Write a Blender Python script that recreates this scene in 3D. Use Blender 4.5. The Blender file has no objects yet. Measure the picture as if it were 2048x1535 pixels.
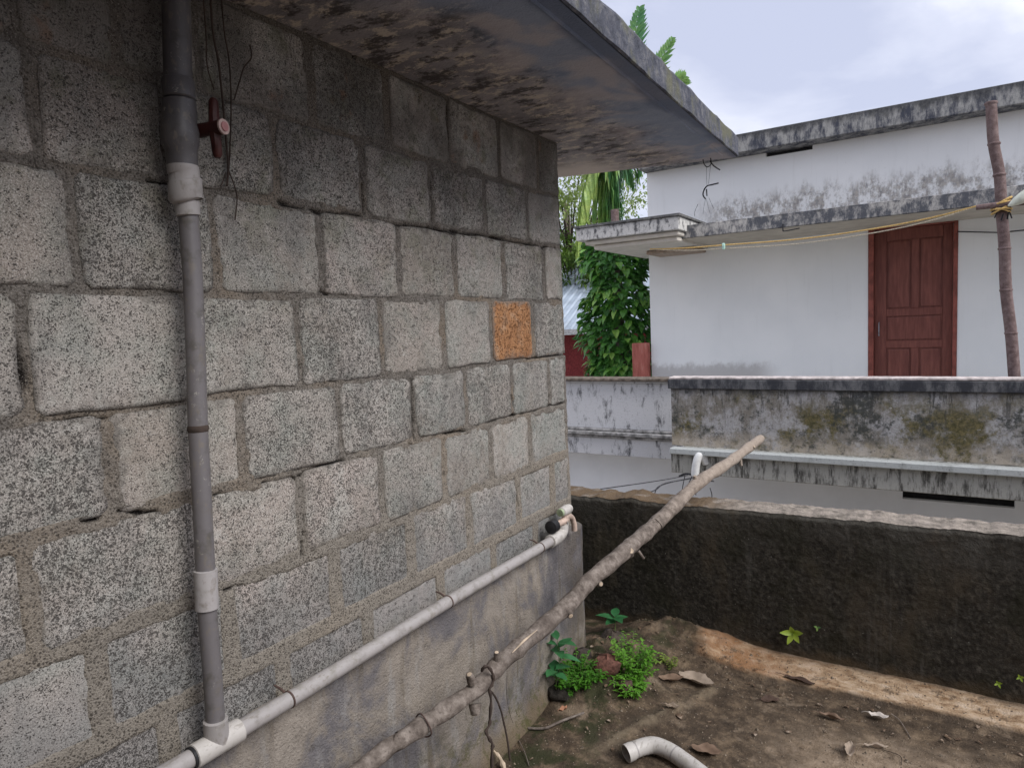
import bpy, math, random
import numpy as np
from mathutils import Vector, Matrix
random.seed(7); RNG = np.random.default_rng(5)
scene = bpy.context.scene
COL = scene.collection

# ------------------------------------------------------------------ camera
F = 1335.0; CX, CY = 1024.0, 767.5; EYE = 1.5
v1 = np.array([1880 - CX, 618 - CY, F]); v1 /= np.linalg.norm(v1)
v2 = np.array([-1056 - CX, 745 - CY, F]); v2 -= v1 * v2.dot(v1); v2 /= np.linalg.norm(v2)
AX, AY = -v2, v1; AZ = np.cross(AX, AY)          # world axes seen from the camera (x right, y down, z forward)
cam_d = bpy.data.cameras.new('camera'); cam = bpy.data.objects.new('camera', cam_d); COL.objects.link(cam)
right = (AX[0], AY[0], AZ[0]); down = (AX[1], AY[1], AZ[1]); fwd = (AX[2], AY[2], AZ[2])
m = Matrix(((right[0], -down[0], -fwd[0], 0), (right[1], -down[1], -fwd[1], 0), (right[2], -down[2], -fwd[2], EYE), (0, 0, 0, 1)))
cam.matrix_world = m
cam_d.sensor_width = 36; cam_d.sensor_fit = 'HORIZONTAL'; cam_d.lens = F / 2048 * 36
cam_d.clip_start = 0.02; cam_d.clip_end = 2000
scene.camera = cam

def ray(px, py):
    c = np.array([px - CX, py - CY, F]); return np.array([c.dot(AX), c.dot(AY), c.dot(AZ)])
def onx(px, py, x): r = ray(px, py); return r * (x / r[0]) + np.array([0, 0, EYE])
def ony(px, py, y): r = ray(px, py); return r * (y / r[1]) + np.array([0, 0, EYE])
def onz(px, py, z): r = ray(px, py); return r * ((z - EYE) / r[2]) + np.array([0, 0, EYE])

# ------------------------------------------------------------------ sky, sun, exposure
SUN_EL, SUN_AZ = math.radians(45), math.radians(97)      # azimuth from +Y, clockwise: behind and to the right
world = bpy.data.worlds.new('World'); scene.world = world; world.use_nodes = True
wn = world.node_tree.nodes; wl = world.node_tree.links; wn.clear()
wo = wn.new('ShaderNodeOutputWorld'); bg = wn.new('ShaderNodeBackground'); bg.inputs[1].default_value = 0.1
sky = wn.new('ShaderNodeTexSky'); sky.sky_type = 'NISHITA'; sky.sun_disc = False
sky.sun_elevation = SUN_EL; sky.sun_rotation = SUN_AZ; sky.air_density = 1.0; sky.dust_density = 2.0
tc = wn.new('ShaderNodeTexCoord')
mp = wn.new('ShaderNodeMapping'); mp.inputs['Scale'].default_value = (1, 1, 2.2); mp.inputs['Location'].default_value = (2.6, 1.2, .9)
nz = wn.new('ShaderNodeTexNoise'); nz.inputs['Scale'].default_value = 2.3; nz.inputs['Detail'].default_value = 7; nz.inputs['Roughness'].default_value = .52
nz.inputs['Distortion'].default_value = .35
wl.new(tc.outputs['Generated'], mp.inputs[0]); wl.new(mp.outputs[0], nz.inputs[0])
cr = wn.new('ShaderNodeValToRGB')
e = cr.color_ramp.elements
e[0].position = .40; e[0].color = (.42, .45, .575, 1)
e[1].position = .66; e[1].color = (.90, .90, .94, 1)
k = e.new(.50); k.color = (.525, .55, .66, 1)
wl.new(nz.outputs[0], cr.inputs[0])
sc_ = wn.new('ShaderNodeVectorMath'); sc_.operation = 'SCALE'; sc_.inputs['Scale'].default_value = 8.2
wl.new(cr.outputs[0], sc_.inputs[0])
mx = wn.new('ShaderNodeMix'); mx.data_type = 'RGBA'; mx.inputs[0].default_value = .93
wl.new(sky.outputs[0], mx.inputs[6]); wl.new(sc_.outputs[0], mx.inputs[7])
wl.new(mx.outputs[2], bg.inputs[0]); wl.new(bg.outputs[0], wo.inputs[0])

sd = bpy.data.lights.new('sun', 'SUN'); sd.energy = 1.75; sd.angle = math.radians(35); sd.color = (1, .975, .94)
sun = bpy.data.objects.new('sun', sd); COL.objects.link(sun)
sdir = Vector((math.sin(SUN_AZ) * math.cos(SUN_EL), math.cos(SUN_AZ) * math.cos(SUN_EL), math.sin(SUN_EL)))
sun.rotation_euler = sdir.to_track_quat('Z', 'Y').to_euler()
scene.view_settings.view_transform = 'Standard'; scene.view_settings.look = 'None'
scene.view_settings.exposure = 0.90; scene.view_settings.gamma = 1; scene.view_settings.use_curve_mapping = False
scene.render.engine = 'CYCLES'
scene.cycles.use_denoising = True; scene.cycles.max_bounces = 6; scene.cycles.diffuse_bounces = 4

# ------------------------------------------------------------------ helpers: materials
class N:
    def __init__(s, name, rough=.9, spec=.3):
        s.m = bpy.data.materials.new(name); s.m.use_nodes = True
        s.t = s.m.node_tree; s.b = s.t.nodes['Principled BSDF']
        s.b.inputs['Roughness'].default_value = rough
        s.b.inputs['Specular IOR Level'].default_value = spec
        s.geo = s.t.nodes.new('ShaderNodeNewGeometry'); s.P = s.geo.outputs['Position']
        s.tc = s.t.nodes.new('ShaderNodeTexCoord'); s.O = s.tc.outputs['Object']
        sx = s.t.nodes.new('ShaderNodeSeparateXYZ'); s.t.links.new(s.P, sx.inputs[0])
        s.x, s.y, s.z = sx.outputs
        s.rnd = s.t.nodes.new('ShaderNodeObjectInfo').outputs['Random']
    def put(s, sock, v):
        if isinstance(v, bpy.types.NodeSocket): s.t.links.new(v, sock)
        elif isinstance(v, (tuple, list)):
            sock.default_value = (*v, 1) if len(v) == 3 and sock.type == 'RGBA' else v
        else: sock.default_value = v
    def noise(s, scale, detail=3, rough=.55, st=None, off=0, vec=None, dist=0, color=False):
        vec = vec or s.P
        if st or off or isinstance(off, bpy.types.NodeSocket):
            mp = s.t.nodes.new('ShaderNodeMapping'); s.t.links.new(vec, mp.inputs[0])
            if st: mp.inputs['Scale'].default_value = st
            mp.inputs['Location'].default_value = (off, off * 1.7, off * .6)
            vec = mp.outputs[0]
        n = s.t.nodes.new('ShaderNodeTexNoise'); s.t.links.new(vec, n.inputs['Vector'])
        n.inputs['Scale'].default_value = scale; n.inputs['Detail'].default_value = detail
        n.inputs['Roughness'].default_value = rough; n.inputs['Distortion'].default_value = dist
        return n.outputs['Color' if color else 'Fac']
    def vor(s, scale, vec=None, rnd=1, st=None, feature='F1', out='Distance'):
        vec = vec or s.P
        if st:
            mp = s.t.nodes.new('ShaderNodeMapping'); s.t.links.new(vec, mp.inputs[0]); mp.inputs['Scale'].default_value = st; vec = mp.outputs[0]
        n = s.t.nodes.new('ShaderNodeTexVoronoi'); n.feature = feature; s.t.links.new(vec, n.inputs['Vector'])
        n.inputs['Scale'].default_value = scale; n.inputs['Randomness'].default_value = rnd
        return n.outputs[out]
    def step(s, v, a, b, lo=0., hi=1., smooth=True):
        n = s.t.nodes.new('ShaderNodeMapRange'); n.interpolation_type = 'SMOOTHSTEP' if smooth else 'LINEAR'; n.clamp = True
        s.put(n.inputs[0], v); s.put(n.inputs[1], a); s.put(n.inputs[2], b); n.inputs[3].default_value = lo; n.inputs[4].default_value = hi
        return n.outputs[0]
    def op(s, o, a, b=0., c=None):
        n = s.t.nodes.new('ShaderNodeMath'); n.operation = o; s.put(n.inputs[0], a); s.put(n.inputs[1], b)
        if c is not None: s.put(n.inputs[2], c)
        return n.outputs[0]
    def mul(s, a, b): return s.op('MULTIPLY', a, b)
    def add(s, a, b): return s.op('ADD', a, b)
    def mix(s, f, a, b, mode='MIX'):
        n = s.t.nodes.new('ShaderNodeMix'); n.data_type = 'RGBA'; n.blend_type = mode; n.clamp_factor = True
        s.put(n.inputs[0], f); s.put(n.inputs[6], a); s.put(n.inputs[7], b); return n.outputs[2]
    def ramp(s, f, *stops):
        n = s.t.nodes.new('ShaderNodeValToRGB'); s.put(n.inputs[0], f); el = n.color_ramp.elements
        el[0].position, el[0].color = stops[0][0], (*stops[0][1], 1); el[1].position, el[1].color = stops[-1][0], (*stops[-1][1], 1)
        for p, c in stops[1:-1]: q = el.new(p); q.color = (*c, 1)
        return n.outputs[0]
    def attr(s, name):
        n = s.t.nodes.new('ShaderNodeAttribute'); n.attribute_name = name; return n.outputs['Fac']
    def bump(s, h, dist=.01, strength=1.):
        n = s.t.nodes.new('ShaderNodeBump'); s.put(n.inputs['Height'], h); n.inputs['Distance'].default_value = dist
        n.inputs['Strength'].default_value = strength; s.t.links.new(n.outputs[0], s.b.inputs['Normal']); return s
    def col(s, c): s.put(s.b.inputs['Base Color'], c); return s
    def rough(s, v): s.put(s.b.inputs['Roughness'], v); return s

# ------------------------------------------------------------------ helpers: objects
def tag(o, label=None, cat=None, group=None, kind=None):
    if label: o['label'] = label
    if cat: o['category'] = cat
    if group: o['group'] = group
    if kind: o['kind'] = kind
    return o
def empty(name, loc=(0, 0, 0), label=None, cat=None, group=None):
    o = bpy.data.objects.new(name, None); COL.objects.link(o); o.location = loc; o.empty_display_size = .1
    return tag(o, label, cat, group)
def link(name, me, mat, parent=None, smooth=False, auto=None):
    if mat is not None: me.materials.append(mat.m if isinstance(mat, N) else mat)
    o = bpy.data.objects.new(name, me); COL.objects.link(o)
    if parent is not None:
        o.parent = parent
        off = Vector((0, 0, 0)); p = parent
        while p is not None: off += Vector(p.location); p = p.parent
        if off.length > 0: o.location = -off
    if smooth:
        me.polygons.foreach_set('use_smooth', [True] * len(me.polygons))
        if auto: me.set_sharp_from_angle(angle=math.radians(auto))
    return o
class MB:
    def __init__(s): s.v = []; s.f = []
    def add(s, vs, fs):
        n = len(s.v); s.v += [tuple(map(float, p)) for p in vs]; s.f += [tuple(i + n for i in f) for f in fs]; return s
    def box(s, a, b, bev=0.):
        x0, y0, z0 = a; x1, y1, z1 = b
        if bev <= 0:
            return s.add([(x0,y0,z0),(x1,y0,z0),(x1,y1,z0),(x0,y1,z0),(x0,y0,z1),(x1,y0,z1),(x1,y1,z1),(x0,y1,z1)],
                  [(0,3,2,1),(4,5,6,7),(0,1,5,4),(1,2,6,5),(2,3,7,6),(3,0,4,7)])
        # chamfered box from convex hull of 24 points
        import bmesh
        bm = bmesh.new(); c = bev
        for X, sx in ((x0, 1), (x1, -1)):
            for Y, sy in ((y0, 1), (y1, -1)):
                for Z, sz in ((z0, 1), (z1, -1)):
                    bm.verts.new((X, Y + sy*c, Z + sz*c)); bm.verts.new((X + sx*c, Y, Z + sz*c)); bm.verts.new((X + sx*c, Y + sy*c, Z))
        bmesh.ops.convex_hull(bm, input=bm.verts)
        bm.verts.index_update()
        s.add([v.co[:] for v in bm.verts], [[v.index for v in f.verts] for f in bm.faces]); bm.free(); return s
    def tube(s, pts, r, seg=12, cap=True, jit=0.):
        pts = [Vector(p) for p in pts]; n = len(pts)
        rr = r if isinstance(r, (list, tuple)) else [r] * n
        t0 = (pts[1] - pts[0]).normalized()
        u = t0.cross(Vector((0, 0, 1)));
        if u.length < .05: u = t0.cross(Vector((1, 0, 0)))
        u.normalize(); base = len(s.v)
        for i in range(n):
            if i == 0: t = pts[1] - pts[0]
            elif i == n - 1: t = pts[-1] - pts[-2]
            else: t = (pts[i+1] - pts[i]).normalized() + (pts[i] - pts[i-1]).normalized()
            if t.length < 1e-9: t = t0
            t.normalize(); u = (u - t * u.dot(t)).normalized(); w = t.cross(u)
            for k in range(seg):
                a = 2 * math.pi * k / seg; q = rr[i] * (1 + (random.uniform(-jit, jit) if jit else 0))
                s.v.append(tuple(pts[i] + u * math.cos(a) * q + w * math.sin(a) * q))
        for i in range(n - 1):
            for k in range(seg):
                a = base + i*seg + k; b = base + i*seg + (k+1) % seg; s.f.append((a, b, b + seg, a + seg))
        if cap:
            s.f.append(tuple(base + k for k in reversed(range(seg)))); s.f.append(tuple(base + (n-1)*seg + k for k in range(seg)))
        return s
    def mesh(s, name):
        me = bpy.data.meshes.new(name); me.from_pydata(s.v, [], s.f); me.validate(); me.update(); return me
    def build(s, name, mat, parent=None, smooth=False, auto=40):
        return link(name, s.mesh(name), mat, parent, smooth, auto)
def smoothpts(pts, k=6):
    P = [np.array(p, float) for p in pts]; P = [2*P[0]-P[1]] + P + [2*P[-1]-P[-2]]; out = []
    for i in range(1, len(P) - 2):
        for j in range(k):
            t = j / k; a, b, c, d = P[i-1:i+3]
            out.append(.5*((2*b) + (c-a)*t + (2*a-5*b+4*c-d)*t*t + (3*b-a-3*c+d)*t**3))
    out.append(P[-2]); return out
def hash2(ix, iy, seed):
    h = (ix.astype(np.int64) * 374761393 + iy.astype(np.int64) * 668265263 + seed * 974711) & 0xffffffff
    h = ((h ^ (h >> 13)) * 1274126177) & 0xffffffff
    return ((h ^ (h >> 16)) & 0xffff) / 65535.0
def vnoise(x, y, seed=0):
    xi = np.floor(x); yi = np.floor(y); fx = x - xi; fy = y - yi; fx = fx*fx*(3-2*fx); fy = fy*fy*(3-2*fy)
    a = hash2(xi, yi, seed); b = hash2(xi+1, yi, seed); c = hash2(xi, yi+1, seed); d = hash2(xi+1, yi+1, seed)
    return (a*(1-fx)+b*fx)*(1-fy) + (c*(1-fx)+d*fx)*fy
def fbm(x, y, octv=4, seed=0, g=.5):
    s = np.zeros_like(x, dtype=float); a = 1.; t = 0.
    for i in range(octv): s += a*vnoise(x*2**i, y*2**i, seed+i*13); t += a; a *= g
    return s/t - .5
def sstep(v, a, b): t = np.clip((v-a)/(b-a), 0, 1); return t*t*(3-2*t)
def grid_mesh(name, P, attrs=None):
    """P: (n,m,3) vertex array -> grid mesh"""
    n, mm, _ = P.shape; idx = np.arange(n*mm).reshape(n, mm)
    q = np.stack([idx[:-1,:-1], idx[1:,:-1], idx[1:,1:], idx[:-1,1:]], -1).reshape(-1, 4)
    me = bpy.data.meshes.new(name); me.vertices.add(n*mm); me.vertices.foreach_set('co', P.reshape(-1).astype(np.float32))
    me.loops.add(q.size); me.loops.foreach_set('vertex_index', q.reshape(-1).astype(np.int32))
    me.polygons.add(len(q)); me.polygons.foreach_set('loop_start', np.arange(0, q.size, 4, dtype=np.int32)); me.polygons.foreach_set('loop_total', np.full(len(q), 4, dtype=np.int32))
    me.update(calc_edges=True)
    for k, a in (attrs or {}).items():
        at = me.attributes.new(k, 'FLOAT', 'POINT'); at.data.foreach_set('value', a.reshape(-1).astype(np.float32))
    return me

# ------------------------------------------------------------------ materials
def mat_block():
    n = N('porous_block', .95, .15)
    e = n.attr('edge')
    big = n.noise(8, 3, .6); r = n.rnd
    # open pores between the aggregate grains: warped cells whose size changes over the block
    wc = n.noise(170, 2, .6, color=True)
    vm = n.t.nodes.new('ShaderNodeVectorMath'); vm.operation = 'MULTIPLY_ADD'; n.put(vm.inputs[0], wc); vm.inputs[1].default_value = (.011, .011, .011); n.put(vm.inputs[2], n.P)
    d = n.vor(200, vec=vm.outputs[0]); d2 = n.vor(390, vec=vm.outputs[0])
    size = n.add(n.add(n.mul(n.noise(75, 2, .6, off=5), .62), n.mul(n.op('SUBTRACT', big, .5), .22)), n.step(n.op("FRACT", n.mul(r, 7.3)), 0, 1, -.13, .03, False))
    pit = n.step(n.op('SUBTRACT', d, size), -.03, .10, .95, 0)
    pit2 = n.step(n.op('SUBTRACT', d2, n.mul(size, .95)), -.02, .08, .75, 0)
    pits = n.op('MAXIMUM', pit, pit2)
    base = n.ramp(n.noise(11, 3, .6, off=7), (.25, (.25, .265, .25)), (.42, (.315, .315, .295)), (.55, (.345, .325, .305)), (.75, (.39, .355, .335)))
    tint = n.ramp(r, (0, (.78, .78, .75)), (.35, (1.08, 1.06, 1.03)), (.55, (.74, .79, .78)), (.8, (1.18, 1.10, 1.06)), (1, (.86, .82, .77)))
    base = n.mix(1, base, tint, 'MULTIPLY')
    fine = n.noise(330, 3, .65, off=1.3)
    base = n.mix(n.step(fine, .46, .68, 0, .75), base, (.56, .525, .49))
    base = n.mix(n.step(fine, .47, .32, 0, .65), base, (.115, .105, .10))
    damp = n.mul(n.step(n.noise(3.4, 5, .7, off=81, st=(1, 1.6, .7)), .50, .66), .45); base = n.mix(damp, base, (.15, .145, .14)); lime_ = n.mul(n.step(n.noise(6, 5, .75, off=87), .56, .68), .5); base = n.mix(lime_, base, (.50, .49, .46))
    film = n.mul(n.step(n.noise(4.2, 5, .68, off=61), .50, .66, 0, .6), n.step(n.noise(40, 3, .6, off=3), .3, .55)); base = n.mix(film, base, (.25, .22, .19))
    zlow = n.step(n.add(n.z, n.mul(n.op('SUBTRACT', big, .5), .4)), 1.05, .75, 0, .5)
    base = n.mix(zlow, base, (.19, .195, .20))
    moss = n.mul(n.step(n.noise(9, 4, .65, off=11), .50, .66), n.step(n.z, 1.35, 2.1, 0, .6))
    base = n.mix(moss, base, (.16, .165, .105))
    topdark = n.mul(n.step(n.noise(5, 4, .6, off=23), .33, .60), n.step(n.z, 1.8, 2.12, 0, .75))  # darker patches towards the top of the wall
    base = n.mix(topdark, base, (.085, .075, .068))
    rusty = n.mul(n.step(n.noise(7, 4, .65, off=41), .60, .70, 0, .5), n.step(n.z, 1.9, 2.1)); base = n.mix(rusty, base, (.20, .10, .055))
    c = n.mix(n.mul(pits, .9), base, (.055, .050, .047))
    mort = n.ramp(n.noise(60, 4, .7, off=4), (.3, (.11, .10, .09)), (.7, (.23, .21, .19)))
    mort = n.mix(n.step(n.z, 1.3, .85, 0, .7), mort, (.28, .25, .21))
    sm = n.add(n.mul(n.op('SUBTRACT', n.noise(22, 5, .72, off=9), .5), 2.6), n.mul(n.op('SUBTRACT', n.noise(6, 2, .5, off=19), .5), 1.2))
    smear = n.step(n.add(e, sm), -.25, .45, 1, 0)
    c = n.mix(n.mul(smear, .8), c, n.mix(n.mul(pits, .35), mort, (.06, .052, .046)))
    n.col(c)
    h = n.add(n.mul(pits, -1), n.mul(fine, .5)); n.bump(h, .005, .9)
    return n
def mat_block_orange():
    n = N('orange_block', .95, .1)
    v = n.noise(130, 4, .7)
    pit = n.step(v, .40, .48, 1, 0)
    c = n.ramp(n.noise(20, 3), (.3, (.26, .125, .06)), (.5, (.36, .18, .085)), (.7, (.42, .27, .17)))
    c = n.mix(pit, c, (.15, .065, .03)); c = n.mix(n.step(n.noise(330, 3, .6, off=3), .5, .7, 0, .4), c, (.58, .38, .24)); c = n.mix(n.step(n.add(n.attr('edge'), n.mul(n.op('SUBTRACT', n.noise(30, 4, .7), .5), 1.6)), .1, .5, .8, 0), c, (.22, .18, .15)); c = n.mix(n.step(n.noise(12, 4, .7, off=8), .52, .68, 0, .6), c, (.24, .15, .10)); n.col(c); n.bump(n.mul(pit, -1), .004, .8); return n
def mat_mortar():
    n = N('mortar', .95, .1)
    g = n.noise(50, 5, .7)
    c = n.ramp(g, (.28, (.095, .087, .078)), (.5, (.165, .15, .135)), (.72, (.26, .24, .215)))
    c = n.mix(n.step(n.noise(3.2, 3, off=5), .45, .65, 0, .8), c, (.235, .19, .145))
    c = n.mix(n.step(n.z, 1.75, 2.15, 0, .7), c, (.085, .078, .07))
    c = n.mix(n.step(n.z, 1.3, .85, 0, .65), c, (.29, .26, .22))
    grain = n.noise(260, 3, .6, off=2)
    c = n.mix(n.step(grain, .47, .36, 0, .75), c, (.07, .06, .05))
    vp = n.vor(150); c = n.mix(n.step(n.op('SUBTRACT', vp, n.mul(n.noise(60, 3, .6, off=8), .60)), -.02, .08, .75, 0), c, (.05, .044, .038)); crk = n.attr('crack'); c = n.mix(crk, c, (.012, .01, .009))
    c = n.mix(n.step(n.noise(330, 3, .65, off=6), .52, .72, 0, .5), c, (.44, .40, .36))
    n.col(c); n.bump(n.add(grain, n.mul(g, .6)), .006, .9); return n
def mat_plaster():
    n = N('weathered_plaster', .9, .2)
    a = n.noise(3.6, 6, .66, st=(1, 1, .8), dist=.6); b = n.noise(7, 5, .7, st=(1, 1.6, .35), off=4)
    c = n.ramp(a, (.34, (.105, .10, .11)), (.46, (.165, .153, .155)), (.54, (.245, .215, .185)), (.66, (.34, .30, .26)))
    c = n.mix(n.step(b, .52, .72, 0, .65), c, (.33, .32, .31))
    c = n.mix(n.step(n.noise(10, 4, .6, st=(1, 1.8, .18), off=9), .56, .72, 0, .6), c, (.13, .105, .07))
    low = n.step(n.add(n.z, n.mul(n.noise(8, 4, off=2), .22)), .30, .12, 0, .9)
    c = n.mix(low, c, (.14, .105, .065))
    moss = n.mul(n.step(n.noise(16, 6, .78, off=12), .48, .62), n.step(n.z, .34, .04, 0, .9)); c = n.mix(moss, c, (.085, .08, .035))
    edge = n.mul(n.step(n.y, 2.2, 2.5), n.step(n.noise(6, 4, .6, off=31), .4, .6)); c = n.mix(n.mul(edge, .7), c, (.12, .10, .08))
    g = n.noise(150, 4, .65)
    c = n.mix(n.step(g, .42, .3, 0, .5), c, (.07, .06, .055))
    pt = n.step(n.noise(19, 7, .8, off=41), .56, .68, 0, .6); c = n.mix(pt, c, (.09, .08, .075)); n.col(c); n.bump(n.add(n.mul(g, .8), n.noise(25, 5, .7)), .010, .8); return n
def mat_slab():
    n = N('slab_concrete', .75, .35)
    a = n.noise(4, 6, .62, dist=.4); b = n.noise(15, 6, .74, off=6, st=(1, 1.5, 1))
    c = n.ramp(a, (.3, (.15, .14, .155)), (.5, (.25, .235, .25)), (.7, (.37, .34, .35)))
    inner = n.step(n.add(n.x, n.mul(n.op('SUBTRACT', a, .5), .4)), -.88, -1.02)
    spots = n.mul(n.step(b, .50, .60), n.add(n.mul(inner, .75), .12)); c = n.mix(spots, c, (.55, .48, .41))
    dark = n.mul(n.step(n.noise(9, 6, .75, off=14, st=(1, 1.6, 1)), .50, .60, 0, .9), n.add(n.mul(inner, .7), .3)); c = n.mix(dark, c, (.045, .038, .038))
    skytint_or_wet = n.step(n.add(n.x, n.mul(n.op('SUBTRACT', n.noise(3, 4, .55, off=3), .5), .4)), -1.10, -.92, 0, .7); c = n.mix(skytint_or_wet, c, (.24, .31, .45))  # sky reflection put into the colour, bluer towards the outer edge
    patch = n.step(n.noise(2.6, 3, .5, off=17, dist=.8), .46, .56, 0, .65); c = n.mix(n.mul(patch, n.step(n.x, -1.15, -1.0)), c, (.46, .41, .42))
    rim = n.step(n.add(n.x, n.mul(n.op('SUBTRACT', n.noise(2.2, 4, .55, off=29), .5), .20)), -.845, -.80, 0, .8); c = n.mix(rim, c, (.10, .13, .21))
    c = n.mix(n.mul(n.step(n.y, 2.7, 3.0), n.step(n.x, -1.2, -1.45)), c, (.58, .52, .48))
    g = n.noise(160, 3, .6); c = n.mix(n.step(g, .35, .25, 0, .5), c, (.05, .045, .045))
    n.col(c); n.bump(n.add(n.mul(g, .5), n.noise(18, 4)), .008, .6); return n
def mat_slab_edge():
    n = N('slab_edge', .9, .2)
    c = n.ramp(n.noise(22, 5, .7), (.3, (.045, .05, .065)), (.5, (.095, .10, .125)), (.7, (.19, .19, .20)))
    c = n.mix(n.step(n.noise(6, 4, .6, off=4), .5, .65, 0, .8), c, (.15, .15, .10))
    n.col(c); n.bump(n.noise(90, 4, .7), .01, .8); return n
def mat_dark_wall():
    n = N('mossy_black_wall', .95, .12)
    a = n.noise(55, 5, .7); b = n.noise(5, 4, .6, off=3)
    c = n.ramp(a, (.3, (.018, .016, .0135)), (.50, (.040, .036, .030)), (.66, (.080, .072, .060)), (.80, (.15, .135, .11)))
    c = n.mix(n.step(b, .48, .66, 0, .6), c, (.027, .026, .016))
    c = n.mix(n.mul(n.step(n.noise(7, 4, .6, off=8, st=(1, 1, .4)), .50, .66), n.step(n.x, -.2, -1.4, .1, .8)), c, (.10, .085, .062))
    c = n.mix(n.step(n.noise(3.5, 6, .7, off=71, st=(1, 1, .5)), .50, .70, 0, .7), c, (.085, .068, .048)); c = n.mix(n.step(n.noise(6, 5, .7, off=77, st=(2.5, 1, .22)), .56, .72, 0, .5), c, (.10, .095, .085))
    sp = n.step(n.vor(38), .10, .045); c = n.mix(n.mul(sp, n.step(n.noise(16, 2, off=7), .56, .62, 0, .8)), c, (.30, .29, .26))
    topz = n.add(n.z, n.mul(n.op('SUBTRACT', n.noise(11, 5, .7, off=5), .5), .09))
    capc = n.ramp(n.noise(30, 5, .75, off=9), (.3, (.06, .052, .043)), (.7, (.27, .23, .19)))
    line = n.add(.672, n.mul(n.x, .018))
    c = n.mix(n.step(topz, n.op('SUBTRACT', line, -.0), n.add(line, .022)), c, capc)
    low = n.step(n.add(n.z, n.mul(n.op('SUBTRACT', n.noise(9, 4, .6, off=15), .5), .12)), .10, .04, 0, .55); c = n.mix(low, c, (.12, .085, .05))
    up_ = n.mul(n.step(n.z, .42, .66), n.step(n.noise(5, 5, .7, off=91), .38, .60, .15, .75)); c = n.mix(up_, c, (.095, .09, .08)); n.col(c); n.bump(n.add(n.noise(90, 4, .7, off=2), a), .008, .7); return n
def mat_wall_top():
    n = N('wall_top', .95, .1)
    c = n.ramp(n.noise(22, 5, .7), (.3, (.10, .09, .075)), (.47, (.24, .21, .18)), (.75, (.42, .36, .31)))
    c = n.mix(n.mul(n.step(n.x, -.70, -.95), n.step(n.noise(12, 4, off=3), .25, .5)), c, (.14, .10, .065))
    n.col(c); n.bump(n.noise(60, 4, .7), .012, .8); return n
def mat_floor():
    n = N('terrace_floor', .88, .3)
    a = n.noise(12, 7, .78); b = n.noise(3.2, 4, .6, off=4)
    dark = n.ramp(a, (.3, (.028, .020, .013)), (.5, (.085, .060, .040)), (.62, (.18, .13, .085)), (.8, (.30, .22, .15)))
    sand = n.ramp(n.noise(30, 5, .7, off=6), (.3, (.17, .12, .08)), (.5, (.33, .25, .175)), (.72, (.46, .36, .27)))
    f = n.mul(n.step(n.add(n.y, n.mul(n.op('SUBTRACT', b, .5), .9)), 2.62, 2.25), n.step(n.add(n.x, n.mul(n.op('SUBTRACT', b, .5), .5)), -.66, -.28))
    f2 = n.step(n.noise(6, 5, .65, off=9), .55, .68, 0, .55)
    c = n.mix(n.op('MAXIMUM', n.mul(f, .85), f2), dark, sand)
    st = n.attr('strip')
    sc = n.ramp(n.noise(26, 5, .7, off=12, st=(.5, 1, 1)), (.34, (.25, .15, .08)), (.5, (.52, .37, .24)), (.66, (.68, .54, .41)))
    sc = n.mix(n.mul(n.step(n.x, -.25, -.7), n.step(n.noise(9, 5, .7, off=44), .35, .6, .2, .8)), sc, (.27, .125, .05)); sc = n.mix(n.step(n.noise(17, 6, .78, off=47), .54, .64, 0, .7), sc, (.09, .065, .045))
    c = n.mix(st, c, sc)
    moss = n.mul(n.step(n.noise(8, 4, .65, off=21), .46, .6), n.step(n.x, -.85, -1.1)); c = n.mix(n.mul(moss, .85), c, (.03, .035, .012))
    lime = n.attr('ridge'); c = n.mix(n.mul(lime, n.step(n.noise(18, 5, .75, off=35), .38, .62, .1, .75)), c, (.22, .175, .12))
    skytint_or_wet = n.step(n.noise(5, 3, off=33), .45, .62)
    sp = n.step(n.vor(60), .13, .05); c = n.mix(n.mul(sp, n.step(n.noise(25, 2, off=7), .58, .62, 0, .9)), c, (.42, .38, .32))
    g = n.noise(160, 4, .7)
    n.col(c); n.rough(n.step(skytint_or_wet, 0, 1, .92, .6)); n.bump(n.add(g, n.mul(a, 1.2)), .010, .9); return n
def mat_pvc(name='pvc', c0=(.33, .31, .305), dirt=.5):
    n = N(name, .45, .4)
    a = n.noise(30, 4, .6); c = n.mix(n.step(a, .5, .72, 0, dirt), c0, tuple(x*.55 for x in c0[:2]) + (c0[2]*.45,))
    g = n.noise(140, 3, .6, st=(1, .3, .3)); c = n.mix(n.step(g, .56, .68, 0, .45), c, (.18, .155, .125)); sp = n.mul(n.step(n.noise(55, 5, .8, off=9), .60, .66), n.step(n.noise(9, 2, .5, off=3), .48, .6)); c = n.mix(n.mul(sp, .7), c, (.40, .38, .34)); c = n.mix(n.step(n.noise(12, 5, .7, off=19), .52, .70, 0, .5), c, (.13, .115, .095))
    n.col(c); n.bump(n.noise(60, 3), .001, .4); return n
def plain(name, c, r=.7, spec=.3, var=.35, sc=30, bump=.002):
    n = N(name, r, spec); n.col(n.mix(n.step(n.noise(sc, 4, .6), .3, .7), tuple(x*(1-var) for x in c), tuple(min(1, x*(1+var*.6)) for x in c)))
    n.bump(n.noise(sc*3, 3), bump, .5); return n
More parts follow.
